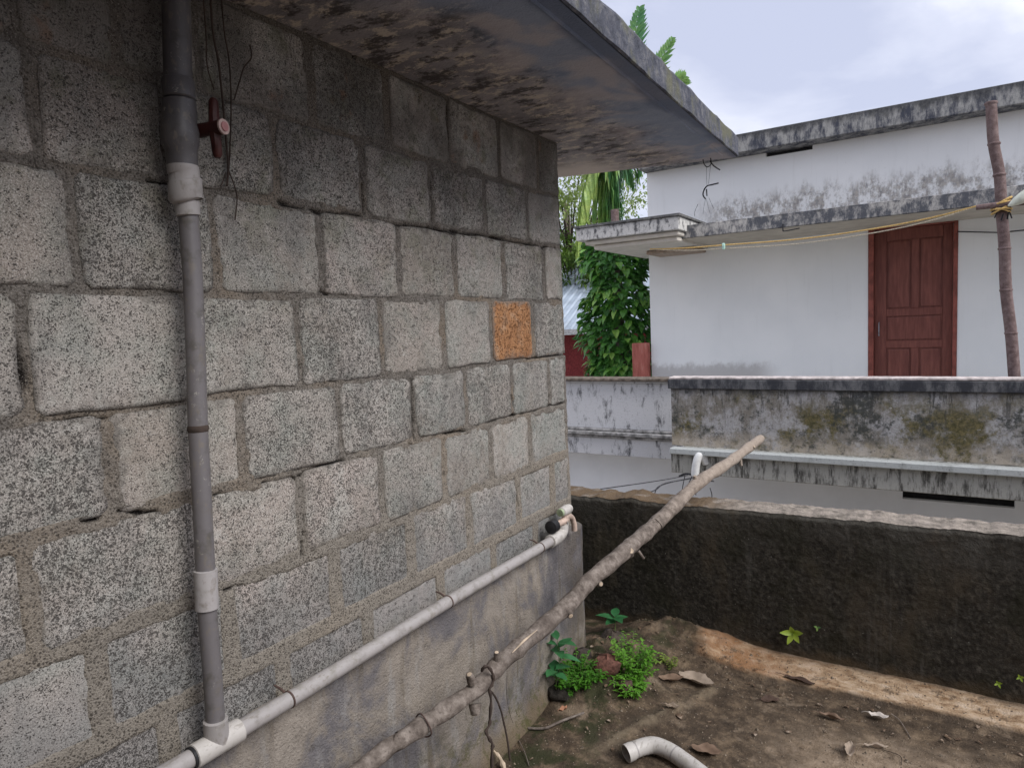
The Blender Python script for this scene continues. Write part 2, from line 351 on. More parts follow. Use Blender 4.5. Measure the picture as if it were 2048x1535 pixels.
def mat_bark(name, c0, c1, c2, bare=False):
    n = N(name, .92, .15)
    a = n.noise(28, 5, .65); b = n.noise(9, 3, .5, off=3)
    c = n.ramp(a, (.3, c0), (.5, c1), (.72, c2)); c = n.mix(n.step(b, .5, .68, 0, .5), c, c0)
    if bare: c = n.mix(n.step(n.add(n.y, n.mul(n.op('SUBTRACT', a, .5), .8)), 2.4, 3.3, 0, .6), c, (.40, .33, .27))
    fl = n.noise(120, 3, .6, off=6); c = n.mix(n.step(fl, .6, .68, 0, .5), c, (.05, .04, .035))
    n.col(c); n.bump(n.add(a, n.mul(fl, .5)), .006, .8); return n
def mat_leaf(name, cs, trans=.25, rough=.45, vein=False):
    n = N(name, rough, .4)
    f = n.step(n.add(n.noise(3.5, 4, .7, off=2), n.mul(n.op('SUBTRACT', n.rnd, .5), .55)), .22, .78, 0, 1, False); c = n.ramp(f, *[(i/(len(cs)-1), c) for i, c in enumerate(cs)])
    c = n.mix(n.step(n.noise(40, 3), .4, .7, 0, .4), c, tuple(x*.6 for x in cs[0]))
    n.col(c)
    tr = n.t.nodes.new('ShaderNodeBsdfTranslucent'); n.t.links.new(n.b.inputs['Base Color'].links[0].from_socket, tr.inputs[0])
    ms = n.t.nodes.new('ShaderNodeMixShader'); ms.inputs[0].default_value = trans
    out = n.t.nodes['Material Output']; n.t.links.new(n.b.outputs[0], ms.inputs[1]); n.t.links.new(tr.outputs[0], ms.inputs[2]); n.t.links.new(ms.outputs[0], out.inputs[0])
    return n
def mat_white():
    n = N('white_paint', .75, .25)
    a = n.noise(1.3, 4, .5); c = n.mix(n.step(a, .35, .65), (.82, .825, .82), (.88, .88, .87))
    c = n.mix(n.step(n.noise(5, 5, .7, off=4, st=(3, 3, .18)), .54, .75, 0, .16), c, (.5, .49, .46)); c = n.mix(n.step(n.noise(26, 5, .75, off=14), .64, .74, 0, .25), c, (.45, .43, .40))
    # algae climbing from the top of the sunshade, fading upward in streaks
    h = n.add(n.z, n.mul(n.op('SUBTRACT', n.noise(7, 5, .7, off=8, st=(1, 1, .25)), .5), -.55))
    st = n.mul(n.step(h, 3.03, 2.80), n.step(n.z, 2.50, 2.52)); st = n.mul(st, n.step(n.noise(13, 6, .75, off=3, st=(1, 1, .6)), .40, .58, .12, 1))
    st = n.mul(st, n.step(n.x, -2.75, -2.1))
    c = n.mix(n.mul(st, .85), c, n.ramp(n.noise(30, 3, off=5), (.3, (.12, .115, .125)), (.7, (.42, .37, .31))))
    lo = n.mul(n.step(n.add(n.z, n.mul(n.op('SUBTRACT', n.noise(10, 5, .7, off=18, st=(1, 1, .6)), .5), .3)), .98, .86), n.step(n.x, -1.55, -1.9))
    lo = n.mul(lo, n.step(n.z, .5, .6))
    c = n.mix(n.mul(lo, .6), c, (.34, .31, .29))
    n.col(c); n.bump(n.noise(70, 4, .6), .003, .35); return n
def mat_stained(name, base, darkc, lo, hi, sc=14, st=(1, 1, .35), topz=None, ochre=0., off=0):
    n = N(name, .88, .2)
    a = n.noise(sc, 7, .76, st=st, off=off); f = n.step(a, lo, hi)
    c = n.mix(f, base, darkc)
    if ochre:
        o = n.mul(n.step(n.noise(3.6, 6, .72, off=off+5), .46, .60, 0, ochre), n.step(n.z, .98, .60, .35, 1)); oc = n.ramp(n.noise(35, 4, .7, off=3), (.35, (.05, .05, .018)), (.65, (.19, .155, .07)))
        c = n.mix(o, c, oc)
        d = n.mul(n.step(n.noise(4.8, 6, .72, off=off+9), .50, .60), n.step(n.noise(22, 4, .7, off=7), .36, .54)); c = n.mix(n.mul(d, .9), c, (.05, .055, .05)); lo_ = n.mul(n.step(n.z, .52, .36), n.step(n.noise(11, 5, .7, off=17), .34, .55)); c = n.mix(n.mul(lo_, .7), c, (.50, .43, .35)); c = n.mix(n.mul(n.step(n.noise(9, 7, .78, off=57, st=(2.2, 1, .3)), .53, .63), n.step(n.z, .45, .9, .15, 1)), c, (.06, .06, .055)); c = n.mix(n.step(n.noise(28, 6, .8, off=59), .56, .66, 0, .7), c, (.10, .095, .085)); c = n.mix(n.step(n.noise(20, 6, .8, off=65), .60, .68, 0, .5), c, (.60, .58, .56))
    if topz is not None:
        t = n.step(n.add(n.z, n.mul(n.op('SUBTRACT', n.noise(9, 4, .6, off=off+2, st=(1, 1, .4)), .5), topz[2])), topz[0], topz[1], 0, .92)
        c = n.mix(t, c, n.ramp(n.noise(40, 3), (.3, (.035, .037, .042)), (.7, (.11, .11, .11))))
    sp = n.step(n.noise(75, 3, .6, off=off), .62, .70, 0, .6); c = n.mix(sp, c, (.06, .06, .06))
    n.col(c); n.bump(n.noise(60, 5, .7), .006, .6); return n

PR = mat_pvc('pvc_riser_shaded', (.145, .135, .14), .7); PO2 = mat_pvc('pvc_old2', (.36, .34, .34), .5)  # riser colour darkened all over to stand in for shade on its left
M = dict(pvc_riser_shaded=PR, pvc_old2=PO2, block=mat_block(), orange=mat_block_orange(), mortar=mat_mortar(), plaster=mat_plaster(), slab=mat_slab(), slab_edge=mat_slab_edge(),
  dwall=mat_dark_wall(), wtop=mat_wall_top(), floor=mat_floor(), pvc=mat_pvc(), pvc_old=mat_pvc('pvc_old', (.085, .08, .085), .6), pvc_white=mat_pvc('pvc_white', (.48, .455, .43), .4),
  white=mat_white(), rust=plain('rusty_wire', (.10, .065, .055), .85), black=plain('black_plastic', (.02, .02, .022), .5),
  red=plain('red_plastic', (.05, .014, .012), .5), pink=plain('pink_cap', (.42, .20, .20), .5), ring=plain('pale_ring', (.50, .37, .34), .5),
  brass=plain('dull_plastic_tap', (.47, .36, .30), .5), palegreen=plain('pale_green', (.13, .20, .06), .6), grip=plain('green_grip', (.35, .42, .27), .6),
  branch=mat_bark('branch_bark', (.075, .06, .052), (.165, .138, .12), (.30, .26, .23), True), bamboo=mat_bark('bamboo_bark', (.11, .075, .07), (.18, .13, .125), (.26, .20, .19)),
  cut=plain('cut_wood', (.50, .40, .30), .85), vine=plain('dry_vine', (.055, .04, .033), .9), cord=plain('dark_cord', (.03, .03, .035), .8),
  rope=plain('yellow_rope', (.62, .42, .16), .8, sc=80), ropepale=plain('pale_rope', (.62, .55, .42), .8, sc=80),
  frame=plain('door_frame_wood', (.27, .08, .06), .55, sc=12), door=None)
n = N('door_wood', .5, .35); g = n.noise(7, 5, .6, st=(6, 6, .7)); n.col(n.ramp(g, (.3, (.145, .045, .035)), (.7, (.25, .088, .066)))); n.bump(g, .002, .4); M['door'] = n

# ------------------------------------------------------------------ ground far below and terrace floor
me = MB().add([(-400, -400, -2.7), (400, -400, -2.7), (400, 600, -2.7), (-400, 600, -2.7)], [(0, 1, 2, 3)]).mesh('ground')
tag(link('ground', me, plain('ground_earth', (.34, .31, .27), .95, sc=.8)), 'pale sandy ground between the houses', None, None, 'structure')  # made pale to bounce light up onto the white house

WX = -1.33; WE = 2.49; PF = WX + .035     # wall face, wall end, plinth face
DY = 2.95                                   # dark wall face
def hfloor(x, y):
    x = np.asarray(x, float); y = np.asarray(y, float)
    z = .012 * fbm(x*5, y*5, 4, 3) + .006 * fbm(x*28, y*28, 3, 9)
    z = z + .004
    edge = 2.775 + .03*(x+.6) + .018*fbm(x*7, y*0+1, 3, 4)
    s = sstep(x, -1.02, -.80)
    z = z + s * (sstep(y, edge - .012, edge + .006) * .022 + sstep(y, edge, DY) * .022)
    # soil and rubble piled in the corner
    d = np.exp(-(((x+1.20)/.21)**2 + ((y-2.50)/.30)**2)); z = z + d * (.12 + .11*fbm(x*16, y*16, 4, 21))
    d2 = np.exp(-(((x+1.02)/.22)**2 + ((y-2.88)/.14)**2)); z = z + d2 * (.10 + .07*fbm(x*14, y*14, 4, 27))
    # mortar ridge crossing the floor
    t = (x + .80) + (y - 2.5) * -.42
    z = z + .012 * np.exp(-(t/.022)**2) * sstep(y, 1.9, 2.1) * sstep(2.65-y, 0, .1) * (1+fbm(x*20, y*20, 2, 5))
    return z
xs = np.unique(np.concatenate([np.linspace(-3, -1.42, 6), np.linspace(-1.42, .6, 250), np.linspace(.6, 4, 14)]))
ys = np.unique(np.concatenate([np.linspace(-3, 1.3, 14), np.linspace(1.3, 3.0, 200)]))
Xg, Yg = np.meshgrid(xs, ys, indexing='ij'); Zg = hfloor(Xg, Yg)
edge = 2.775 + .03*(Xg+.6) + .018*fbm(Xg*7, Yg*0+1, 3, 4)
strip = sstep(Yg, edge-.004, edge+.006) * sstep(Xg + .22*fbm(Xg*6, Yg*9, 3, 8), -.98, -.82) * sstep(DY - Yg + .05*fbm(Xg*9, Yg*9, 3, 2), -.02, .045)
tt = (Xg + .80) + (Yg - 2.5) * -.42
ridge = np.exp(-(tt/.03)**2) * sstep(Yg, 1.9, 2.1) * sstep(2.65-Yg, 0, .1)
floor = link('terrace_floor', grid_mesh('terrace_floor', np.stack([Xg, Yg, Zg], -1), dict(strip=strip, ridge=ridge)), M['floor'], None, True)
tag(floor, 'damp mossy concrete terrace floor with a sandy strip along the black wall', None, None, 'structure')
fb = MB().box((-3, -3, -2.69), (4, 3.0, -.03)).build('terrace_base', M['plaster']); tag(fb, 'concrete body of the terrace below its floor', None, None, 'structure')
def onfloor(px, py, lift=0.):
    z = 0.
    for _ in range(12):
        p = onz(px, py, z + lift); z = float(hfloor(p[0], p[1]))
    return onz(px, py, z + lift)

# ------------------------------------------------------------------ block shed
shed = empty('block_shed', (WX - .1, 1, 0), 'grey porous block outbuilding wall with an overhanging stained roof slab', 'outbuilding')
ZC = [2.248, 2.027, 1.823, 1.600, 1.375, 1.170, .957, .752, .60]          # bed joints
mid_y = lambda a, b: None
rowj = [  # pixel x of upright joints and the pixel y where each was read
  [(-210, 60), (30, 40), (232, 60), (392, 80), (620, 150), (774, 200), (897, 256), (997, 291), (1075, 325)],
  [(-160, 200), (66, 205), (335, 250), (549, 300), (726, 342), (861, 376), (971, 427), (1056, 445)],
  [(-90, 450), (148, 450), (428, 480), (641, 490), (797, 510), (912, 540), (1009, 560), (1089, 560)],
  [(-250, 690), (50, 690), (382, 690), (598, 690), (765, 680), (887, 670), (983, 660), (1067, 655)],
  [(-60, 930), (220, 930), (487, 880), (679, 850), (827, 808), (932, 790), (1024, 773), (1098, 760)],
  [(-190, 1180), (64, 1180), (402, 1100), (606, 1070), (764, 970), (888, 940), (982, 900), (1060, 880)],
  [(-60, 1400), (194, 1320), (458, 1220), (668, 1112), (822, 1090), (939, 1044), (1036, 1000), (1105, 970)],
  [(-150, 1500), (60, 1500), (330, 1400), (566, 1340), (735, 1240), (880, 1150), (985, 1090), (1070, 1040)]]
joints = []
for row in rowj:
    ysj = sorted(float(onx(px, py, WX)[1]) for px, py in row)
    while ysj[0] > -1.0: ysj.insert(0, ysj[0] - .3)
    joints.append(ysj + [WE])
# mortar sheet with the joints as relief; it dips under each block
gy = np.unique(np.concatenate([np.linspace(-1.0, .2, 60), np.linspace(.2, WE, 420)])); gz = np.linspace(.55, 2.248, 300)
GY, GZ = np.meshgrid(gy, gz, indexing='ij')
dist = np.full(GY.shape, 9.); wob = .010*fbm(GY*9, GZ*9, 3, 41)
for r in range(8):
    zt, zb = ZC[r], ZC[r+1]; inrow = (GZ <= zt) & (GZ >= zb)
    dz = np.minimum(abs(GZ - zt), abs(GZ - zb)); dy = np.full(GY.shape, 9.)
    for j in joints[r]: dy = np.minimum(dy, abs(GY - j))
    dist = np.where(inrow, np.minimum(dz, dy), dist)
rel = fbm(GY*38, GZ*38, 4, 51)
low = fbm(GY*4, GZ*4, 3, 61)
H0 = -.0030 + .008*rel + .008*low + .007*sstep(1.45 - GZ, 0, .8)
H0 = np.where(dist > .017 + wob, H0 - .022*sstep(dist, .017 + wob, .036 + wob), H0)
H0 = np.minimum(H0, .004)
crack = np.zeros(GY.shape)
def addcrack(pts, w=.004, jag=.010, seed=0):
    global H0, crack
    P3 = [onx(px, py, WX) for px, py in pts]
    oy = GY + jag*fbm(GY*30, GZ*30, 3, seed); oz = GZ + jag*fbm(GY*30+9, GZ*30, 3, seed+5)
    for a, b in zip(P3[:-1], P3[1:]):
        ab = np.array([b[1]-a[1], b[2]-a[2]]); L = ab.dot(ab)
        t = np.clip(((oy-a[1])*ab[0] + (oz-a[2])*ab[1])/L, 0, 1)
        d = np.hypot(oy-a[1]-t*ab[0], oz-a[2]-t*ab[1]); wv = w*(.35 + 1.3*vnoise(GY*25, GZ*25, seed+3))
        c = sstep(wv*1.6 - d, 0, wv); crack = np.maximum(crack, c); H0 = H0 - .012*c
for i, pts in enumerate([[(740, 443), (860, 458), (985, 474), (1112, 500)], [(560, 405), (640, 425), (724, 430)], [(725, 345), (728, 430)],
    [(530, 968), (590, 955), (690, 918)], [(960, 845), (1010, 832), (1060, 820), (1128, 804)], [(1024, 790), (1030, 822)], [(1098, 790), (1098, 810)],
    [(885, 866), (930, 862)], [(820, 885), (835, 900)], [(1055, 718), (1130, 708)], [(110, 845), (185, 840), (240, 838)], [(290, 830), (350, 818)],
    [(236, 1020), (310, 1028)], [(165, 1040), (200, 1035)], [(320, 1045), (365, 1048)], [(430, 993), (480, 985)], [(30, 650), (50, 780)],
    [(450, 1180), (490, 1172)], [(608, 1030), (606, 1110)], [(826, 760), (828, 880)], [(300, 365), (345, 372)], [(0, 330), (110, 350)], [(862, 345), (866, 440)],
    [(895, 210), (897, 300)], [(708, 105), (710, 150)], [(640, 580), (655, 590)], [(1025, 950), (1035, 1010)]]):
    addcrack(pts, .0045 if i in (0, 3, 4, 12) else .003, seed=100+i*7)
PW = np.stack([WX + H0, GY, GZ], -1)
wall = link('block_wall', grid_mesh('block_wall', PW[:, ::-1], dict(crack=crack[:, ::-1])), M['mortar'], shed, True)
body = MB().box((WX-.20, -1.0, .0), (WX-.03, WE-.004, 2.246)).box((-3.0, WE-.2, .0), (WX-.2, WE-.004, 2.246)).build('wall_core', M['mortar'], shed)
MB().box((-3.0, -1.25, 0), (3.2, -1.02, 3.3)).box((-3.0, -2.0, 3.302), (3.3, -.45, 3.42)).build('unseen_rear_wing', M['plaster'], shed)  # unseen walls and roof behind the camera, added to block light, inferred from riser shading
def block_mesh(y0, y1, z0, z1, seed):
    rr = random.Random(seed); w, h = y1-y0, z1-z0
    pts = []
    def side(a, b, k):
        for i in range(k):
            t = (i + .5*(k == 1)) / k if k > 1 else .5
            pts.append((a[0] + (b[0]-a[0])*t, a[1] + (b[1]-a[1])*t))
    c = rr.uniform(.009, .016)
    for (px, pz, qx, qz, k) in ((y0+c, z0, y1-c, z0, 4), (y1, z0+c, y1, z1-c, 3), (y1-c, z1, y0+c, z1, 4), (y0, z1-c, y0, z0+c, 3)):
        for i in range(k+1): t = i/k; pts.append((px+(qx-px)*t, pz+(qz-pz)*t))
    pts = [(a + rr.uniform(-.0038, .0038), b + rr.uniform(-.0038, .0038)) for a, b in pts]
    cy, cz = (y0+y1)/2, (z0+z1)/2; K = len(pts); vs = []; ev = []
    f0 = rr.uniform(-.002, .002)
    for (ins, x, ee) in ((0, -.022, -.5), (.0005, f0-.0022, 0.), (.008, f0, .30), (.036, f0+.0006, 1.)):
        for a, b in pts:
            d = math.hypot(a-cy, b-cz); q = max(.1, 1 - ins/max(1e-6, d)*1.25)
            vs.append((WX + x + rr.uniform(-.0008, .0008), cy+(a-cy)*q, cz+(b-cz)*q)); ev.append(ee)
    vs.append((WX + f0 + .002, cy, cz)); ev.append(1.)
    fs = []
    for r in range(3):
        for i in range(K): j = (i+1) % K; fs.append((r*K+i, r*K+j, (r+1)*K+j, (r+1)*K+i))
    for i in range(K): fs.append((3*K+i, 3*K+(i+1) % K, 4*K))
    me = bpy.data.meshes.new('block'); me.from_pydata(vs, [], fs)
    at = me.attributes.new('edge', 'FLOAT', 'POINT'); at.data.foreach_set('value', ev); me.update(); return me
oy = float(onx(1025, 660, WX)[1]); s = 0
for r in range(8):
    for a, b in zip(joints[r][:-1], joints[r][1:]):
        if b - a < .04: continue
        last = b == WE; s += 1
        g = random.uniform(.006, .011)
        y0, y1 = a + g, (b - .001 if last else b - g); z0, z1 = ZC[r+1] + random.uniform(.003, .008), ZC[r] - random.uniform(.004, .010) - (.004 if r == 0 else 0)
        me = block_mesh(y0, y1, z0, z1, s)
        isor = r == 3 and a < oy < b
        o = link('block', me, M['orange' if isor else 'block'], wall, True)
        if isor: o['label'] = 'orange painted block'
# plinth
gy = np.unique(np.concatenate([np.linspace(-1.2, .5, 20), np.linspace(.5, 2.545, 260)])); prof = []
zt = float(onx(600, 1392, PF)[2]) + .002
zz = np.concatenate([np.linspace(-.02, zt - .012, 90), [zt-.006, zt-.001, zt+.004, zt+.010]]); xx = np.concatenate([np.zeros(91), [-.004, -.014, -.036]])
GY2, GZ2 = np.meshgrid(gy, zz, indexing='ij'); XX = np.broadcast_to(xx[None, :], GY2.shape)
dx = .012*fbm(GY2*3, GZ2*3, 3, 71) + .004*fbm(GY2*18, GZ2*18, 3, 73) + .02*sstep(.12 - GZ2 + .07*fbm(GY2*6, GZ2*0, 3, 9), 0, .12)
PP = np.stack([PF + XX + dx - .012*sstep(GY2, 2.50, 2.545), GY2, GZ2 - .008*sstep(-XX, 0, .01)*0], -1)
pl = link('plinth', grid_mesh('plinth', PP[:, ::-1]), M['plaster'], shed, True)
pe = MB().box((WX-.19, WE, -.02), (PF-.02, 2.542, zt)).build('plinth_end', M['plaster'], shed)
# roof slab: underside, sides and top as one closed body with worn edges
SZ = 2.250
corner = [(-3.0, -2.0), (-.70, -2.0), (-.742, 1.437), (-.80, 3.29), (-1.2, 3.185), (-1.63, 3.075), (-3.0, 2.78)]
def dens(poly, d=.05):
    out = []
    for i, a in enumerate(poly):
        b = poly[(i+1) % len(poly)]; k = max(1, int(math.dist(a, b)/d))
        for j in range(k): t = j/k; out.append((a[0]+(b[0]-a[0])*t, a[1]+(b[1]-a[1])*t))
    return out
loop = dens(corner); K = len(loop); mb = MB(); rr = random.Random(3); J = [(.006*(vnoise(np.array(i*.35), np.array(0.), 3)-.5) + rr.uniform(-.0015, .0015), .006*(vnoise(np.array(i*.35), np.array(5.), 8)-.5) + rr.uniform(-.002, .002)) for i in range(len(loop))]
vs = []
for (ins, z, jj) in ((.006, SZ, .4), (0., SZ+.004, 1), (0., SZ+.085, 1), (.010, SZ+.10, 1.3)):
    for i, (x, y) in enumerate(loop):
        vs.append((x + J[i][0]*jj - ins*(1 if x > -1.6 else 0), y + J[i][1]*jj - ins*(1 if y > 2.7 else 0), z + (J[(i*7) % K][0] if z > SZ+.05 else 0)))
fs = []
for r in range(3):
    for i in range(K): j = (i+1) % K; fs.append((r*K+i, r*K+j, (r+1)*K+j, (r+1)*K+i))
fs.append(tuple(3*K+i for i in range(K)))
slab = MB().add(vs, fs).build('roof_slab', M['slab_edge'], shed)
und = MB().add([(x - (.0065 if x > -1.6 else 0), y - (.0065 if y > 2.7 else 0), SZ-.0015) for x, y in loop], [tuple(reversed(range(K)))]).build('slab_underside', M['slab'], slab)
und['label'] = 'stained slab underside'
# low drip bead moulded along the free edges
bead = MB().tube([(x-.055, y, SZ) for x, y in ((-.70, -2), (-.742, 1.437), (-.80, 3.20))] , .007, 8).build('drip_bead', M['slab'], slab, True)

# ------------------------------------------------------------------ black boundary wall
bw = empty('boundary_wall', (0, DY, 0), 'low wall blackened with moss, pale worn top, closing off the terrace', 'wall')
gx = np.unique(np.concatenate([np.linspace(-3, -1.6, 12), np.linspace(-1.6, .5, 330), np.linspace(.5, 4, 20)]))
gzz = np.linspace(-.05, 1, 130)
GXw, U = np.meshgrid(gx, gzz, indexing='ij'); u = (U+.05)/1.05
top = .668 + .018*(GXw) + .009*fbm(GXw*6, GXw*0, 3, 81) + .012*fbm(GXw*30, GXw*0+2, 3, 84) + .015*np.exp(-((GXw+1.25)/.06)**2)
Zw = -.05 + (top+.05)*u
dy = -.009*fbm(GXw*6, Zw*6, 3, 83, .6) - .0045*fbm(GXw*60, Zw*60, 3, 85) + .012*sstep(u, .975, 1)
link('wall_face', grid_mesh('wall_face', np.stack([GXw, DY+dy, Zw], -1)), M['dwall'], bw, True)
tv = np.linspace(0, 1, 14); GXt, T = np.meshgrid(gx, tv, indexing='ij')
top2 = .668 + .018*(GXt) + .009*fbm(GXt*6, GXt*0, 3, 81) + .012*fbm(GXt*30, GXt*0+2, 3, 84) + .015*np.exp(-((GXt+1.25)/.06)**2)
YT = DY + .010 + T*.155; ZT = top2 + .012*fbm(GXt*22, T*4, 3, 88)*sstep(T, 0, .2) + .004*sstep(T, 0, .1)
link('wall_top', grid_mesh('wall_top', np.stack([GXt, YT, ZT], -1)), M['wtop'], bw, True)
MB().box((-3, DY+.02, -.1), (4, DY+.16, .61)).build('wall_core', M['dwall'], bw)

# ------------------------------------------------------------------ water pipe
pipe = empty('water_pipe', (WX+.06, .8, .7), 'grey plastic water pipe with a red valve running down the block wall to a tap', 'pipe')
PX = WX + .062
def P(px, py, x=PX): return onx(px, py, x)
R2 = .0188; R1 = .0262
vt = P(352, -160); mb = MB()
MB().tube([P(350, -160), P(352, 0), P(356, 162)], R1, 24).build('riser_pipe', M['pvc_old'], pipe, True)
def ringed(name, pts, radii, mat, parent=pipe, seg=24): return MB().tube(pts, radii, seg).build(name, mat, parent, True)
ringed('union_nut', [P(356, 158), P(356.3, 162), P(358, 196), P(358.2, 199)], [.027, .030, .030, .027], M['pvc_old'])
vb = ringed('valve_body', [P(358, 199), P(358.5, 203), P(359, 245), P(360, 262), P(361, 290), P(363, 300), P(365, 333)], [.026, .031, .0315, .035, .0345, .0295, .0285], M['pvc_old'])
ringed('collar', [P(366, 331), P(366.2, 333), P(366.5, 340), P(368, 342), P(369, 360), P(370, 362), P(371.5, 398), P(372, 400), P(373.5, 404)], [.026, .030, .030, .0295, .0295, .032, .032, .030, .023], M['pvc'])
ringed('reducer', [P(374, 402), P(374.2, 404), P(376, 431), P(376.2, 432)], [.021, .0235, .0232, .019], M['pvc'])
low_pts = [P(377, 430), P(383, 520), P(391, 700), P(393, 850)]
ringed('lower_pipe', [P(377, 430), P(386, 560), P(392, 720), P(396, 857)], [R2]*4, M['pvc_riser_shaded'])
ringed('lower_pipe', [P(396, 857), P(404, 1000), P(411, 1140)], [R2]*3, M['pvc_riser_shaded'])
ringed('clip_ring', [P(395.6, 850), P(396, 857), P(396.4, 863)], [.019, .0212, .019], M['vine'])
ringed('coupling', [P(411, 1138), P(411, 1139), P(414, 1216), P(414, 1217)], [.019, .0228, .0228, .019], M['pvc_old2'])
ringed('lower_pipe', [P(414, 1215), P(425, 1350), P(431, 1440)], [R2]*3, M['pvc_riser_shaded'])
# valve handle: hub, two wings and pink cap facing the terrace
hub = P(398, 262); hb = Vector(hub) + Vector((.028, 0.006, 0)); hx = hb + Vector((.030, .008, 0))
hd = MB().tube([Vector(hub), hb, hx], [.014, .013, .015], 16)
hdl = hd.build('valve_handle', M['red'], vb, True)
wings = MB()
for sgn in (1, -1):
    c0 = hb + Vector((.010, .004, 0)); wings.tube([c0 + Vector((0, 0, sgn*.004)), c0 + Vector((0, 0, sgn*.02)), c0 + Vector((.002, 0, sgn*.052)), c0 + Vector((.002, 0, sgn*.058))], [.012, .0105, .0095, .006], 8)
wings.build('handle_wing', M['red'], vb, True)
MB().tube([hx, hx + Vector((.004, .001, 0)), hx + Vector((.0045, .0011, 0))], [.0150, .0150, .0115], 20).build('handle_cap', M['ring'], vb, True)
MB().tube([hx + Vector((.0046, .0011, 0)), hx + Vector((.0065, .0016, 0))], [.0098, .009], 20).build('handle_disc', M['pink'], vb, True)
# level run
HX = PX - .004
def Q(px, py): return onx(px, py, HX)
yA, zA = Q(434, 1483)[1:]; zB = Q(1122, 1068)[2]
def L(y): return (HX, y, zA + (zB - zA)*(y-yA)/(Q(1122, 1068)[1]-yA) + .0025*math.sin(y*5))
yTap = float(Q(1100, 1080)[1])
def run(y0, y1, r, name, mat, k=14): return ringed(name, [L(y0+(y1-y0)*i/k) for i in range(k+1)], [r]*(k+1), mat)
run(-.9, yA-.052, R2, 'level_pipe', M['pvc']); run(yA+.05, yTap, R2, 'level_pipe', M['pvc'], 24)
tee = ringed('tee', [L(yA-.055), L(yA-.053), L(yA-.03), L(yA+.03), L(yA+.053), L(yA+.055)], [.021, .0250, .0250, .0250, .0250, .021], M['pvc_white'])
MB().tube([L(yA), tuple(P(431, 1438)), tuple(P(431, 1437))], [.0245, .0245, .021], 24).build('tee_branch', M['pvc'], tee, True)
ringed('joint_ring', [L(yA-.060), L(yA-.054)], [.0225, .0225], M['black'])
for (px, py) in ((578, 1390), (896, 1196), (1080, 1089)):
    y = float(Q(px, py)[1]); c = L(y)
    cl = ringed('pipe_clip', [L(y-.0025), L(y-.002), L(y+.002), L(y+.0025)], [.0188, .0205, .0205, .0188], M['rust'])
    MB().tube([(c[0]-.010, y-.004, c[2]+.017), (c[0]-.022, y-.008, c[2]+.026), (c[0]-.040, y-.008, c[2]+.028)], [.0035, .003, .002], 6).build('clip_nail', M['rust'], cl, True)
# end socket, riser and tap
sock = ringed('end_socket', [L(yTap-.002), L(yTap), L(yTap+.058), L(yTap+.060)], [.021, .0255, .0255, .021], M['pvc_white'])
c = Vector(L(yTap + .085)); upz = float(onx(1140, 1040, HX)[2])
ringed('end_elbow', smoothpts([L(yTap+.058), L(yTap+.08), (c.x, c.y+.018, c.z+.012), (c.x, c.y+.024, c.z+.035), (c.x, c.y+.024, upz)], 4), .0225, M['pvc_white'])
tb = Vector((c.x, c.y+.024, upz + .012))
tap = empty('tap', tb, None, None); tap.parent = pipe; tap.location = tb - Vector(pipe.location)
def tp(name, pts, r, mat, seg=14): return MB().tube([tb + Vector(p) for p in pts], r, seg).build(name, mat, tap, True)
tp('tap_body', [(0, -.075, .002), (0, -.02, 0), (0, .02, .0), (0, .035, .002)], [.010, .013, .017, .014], M['brass'])
tp('tap_flange', [(0, -.105, .003), (0, -.10, .003), (0, -.068, .003), (0, -.066, .003)], [.012, .026, .026, .012], M['black'])
tp('tap_spout', smoothpts([(0, .01, .006), (.004, .035, .012), (.008, .062, .0), (.010, .076, -.030), (.010, .078, -.058)], 5), [.012]*10 + [.0115]*6 + [.012]*5, M['brass'])
tp('tap_neck', [(0, .018, .005), (0, .018, .03)], [.012, .010], M['brass'])
tp('tap_handle', [(0, -.012, .040), (0, -.006, .040), (0, .035, .040), (0, .058, .040), (0, .064, .040)], [.012, .019, .021, .018, .008], M['pvc_white'])
tp('handle_grip', [(0, -.022, .040), (0, -.0125, .040)], [.015, .017], M['grip'])

# ------------------------------------------------------------------ long branch pole
A0 = np.array([-1.205, 1.09]); A1 = np.array([-.955, 3.0])
nd = np.array([-(A1-A0)[1], (A1-A0)[0]]); nd /= np.linalg.norm(nd)
def onpole(px, py):
    r = ray(px, py); t = nd.dot(A0)/nd.dot(r[:2]); return r*t + np.array([0, 0, EYE])
pp = [(720, 1540), (800, 1480), (865, 1437), (950, 1378), (1000, 1325), (1060, 1275), (1140, 1205), (1180, 1160), (1240, 1110), (1262, 1090), (1300, 1058), (1340, 1020), (1400, 962), (1450, 930), (1490, 900), (1522, 876)]
P3 = [onpole(*p) for p in pp]
d0 = P3[0] - P3[3]; d0 /= np.linalg.norm(d0); st = P3[0]
dirn = d0.copy(); k = st[2] - .03
nearp = []
for t in (4., 2.4, 1.0): nearp.append(st + np.array([d0[0]*t*.55, d0[1]*t, -.40*(t/4.)**1.15]))
for q in nearp: q[0] = max(q[0], PF + .05)
full = nearp + P3
sp = smoothpts(full, 5)
rad = []
for i, q in enumerate(sp):
    t = i/(len(sp)-1); rad.append(float(np.interp(i, [0, 15, 30, 55, 70, len(sp)-1], [.022, .0225, .0255, .0315, .030, .025])) + .0020*math.sin(i*1.7) + random.uniform(-.0012, .0012))
rad[-1] *= .75
pole = empty('branch_pole', tuple(nearp[0]), 'long rough grey branch lying slantwise from beside the plinth up onto the black wall', 'pole')
MB().tube(sp, rad, 18, True, .05).build('trunk', M['branch'], pole, True, 60)
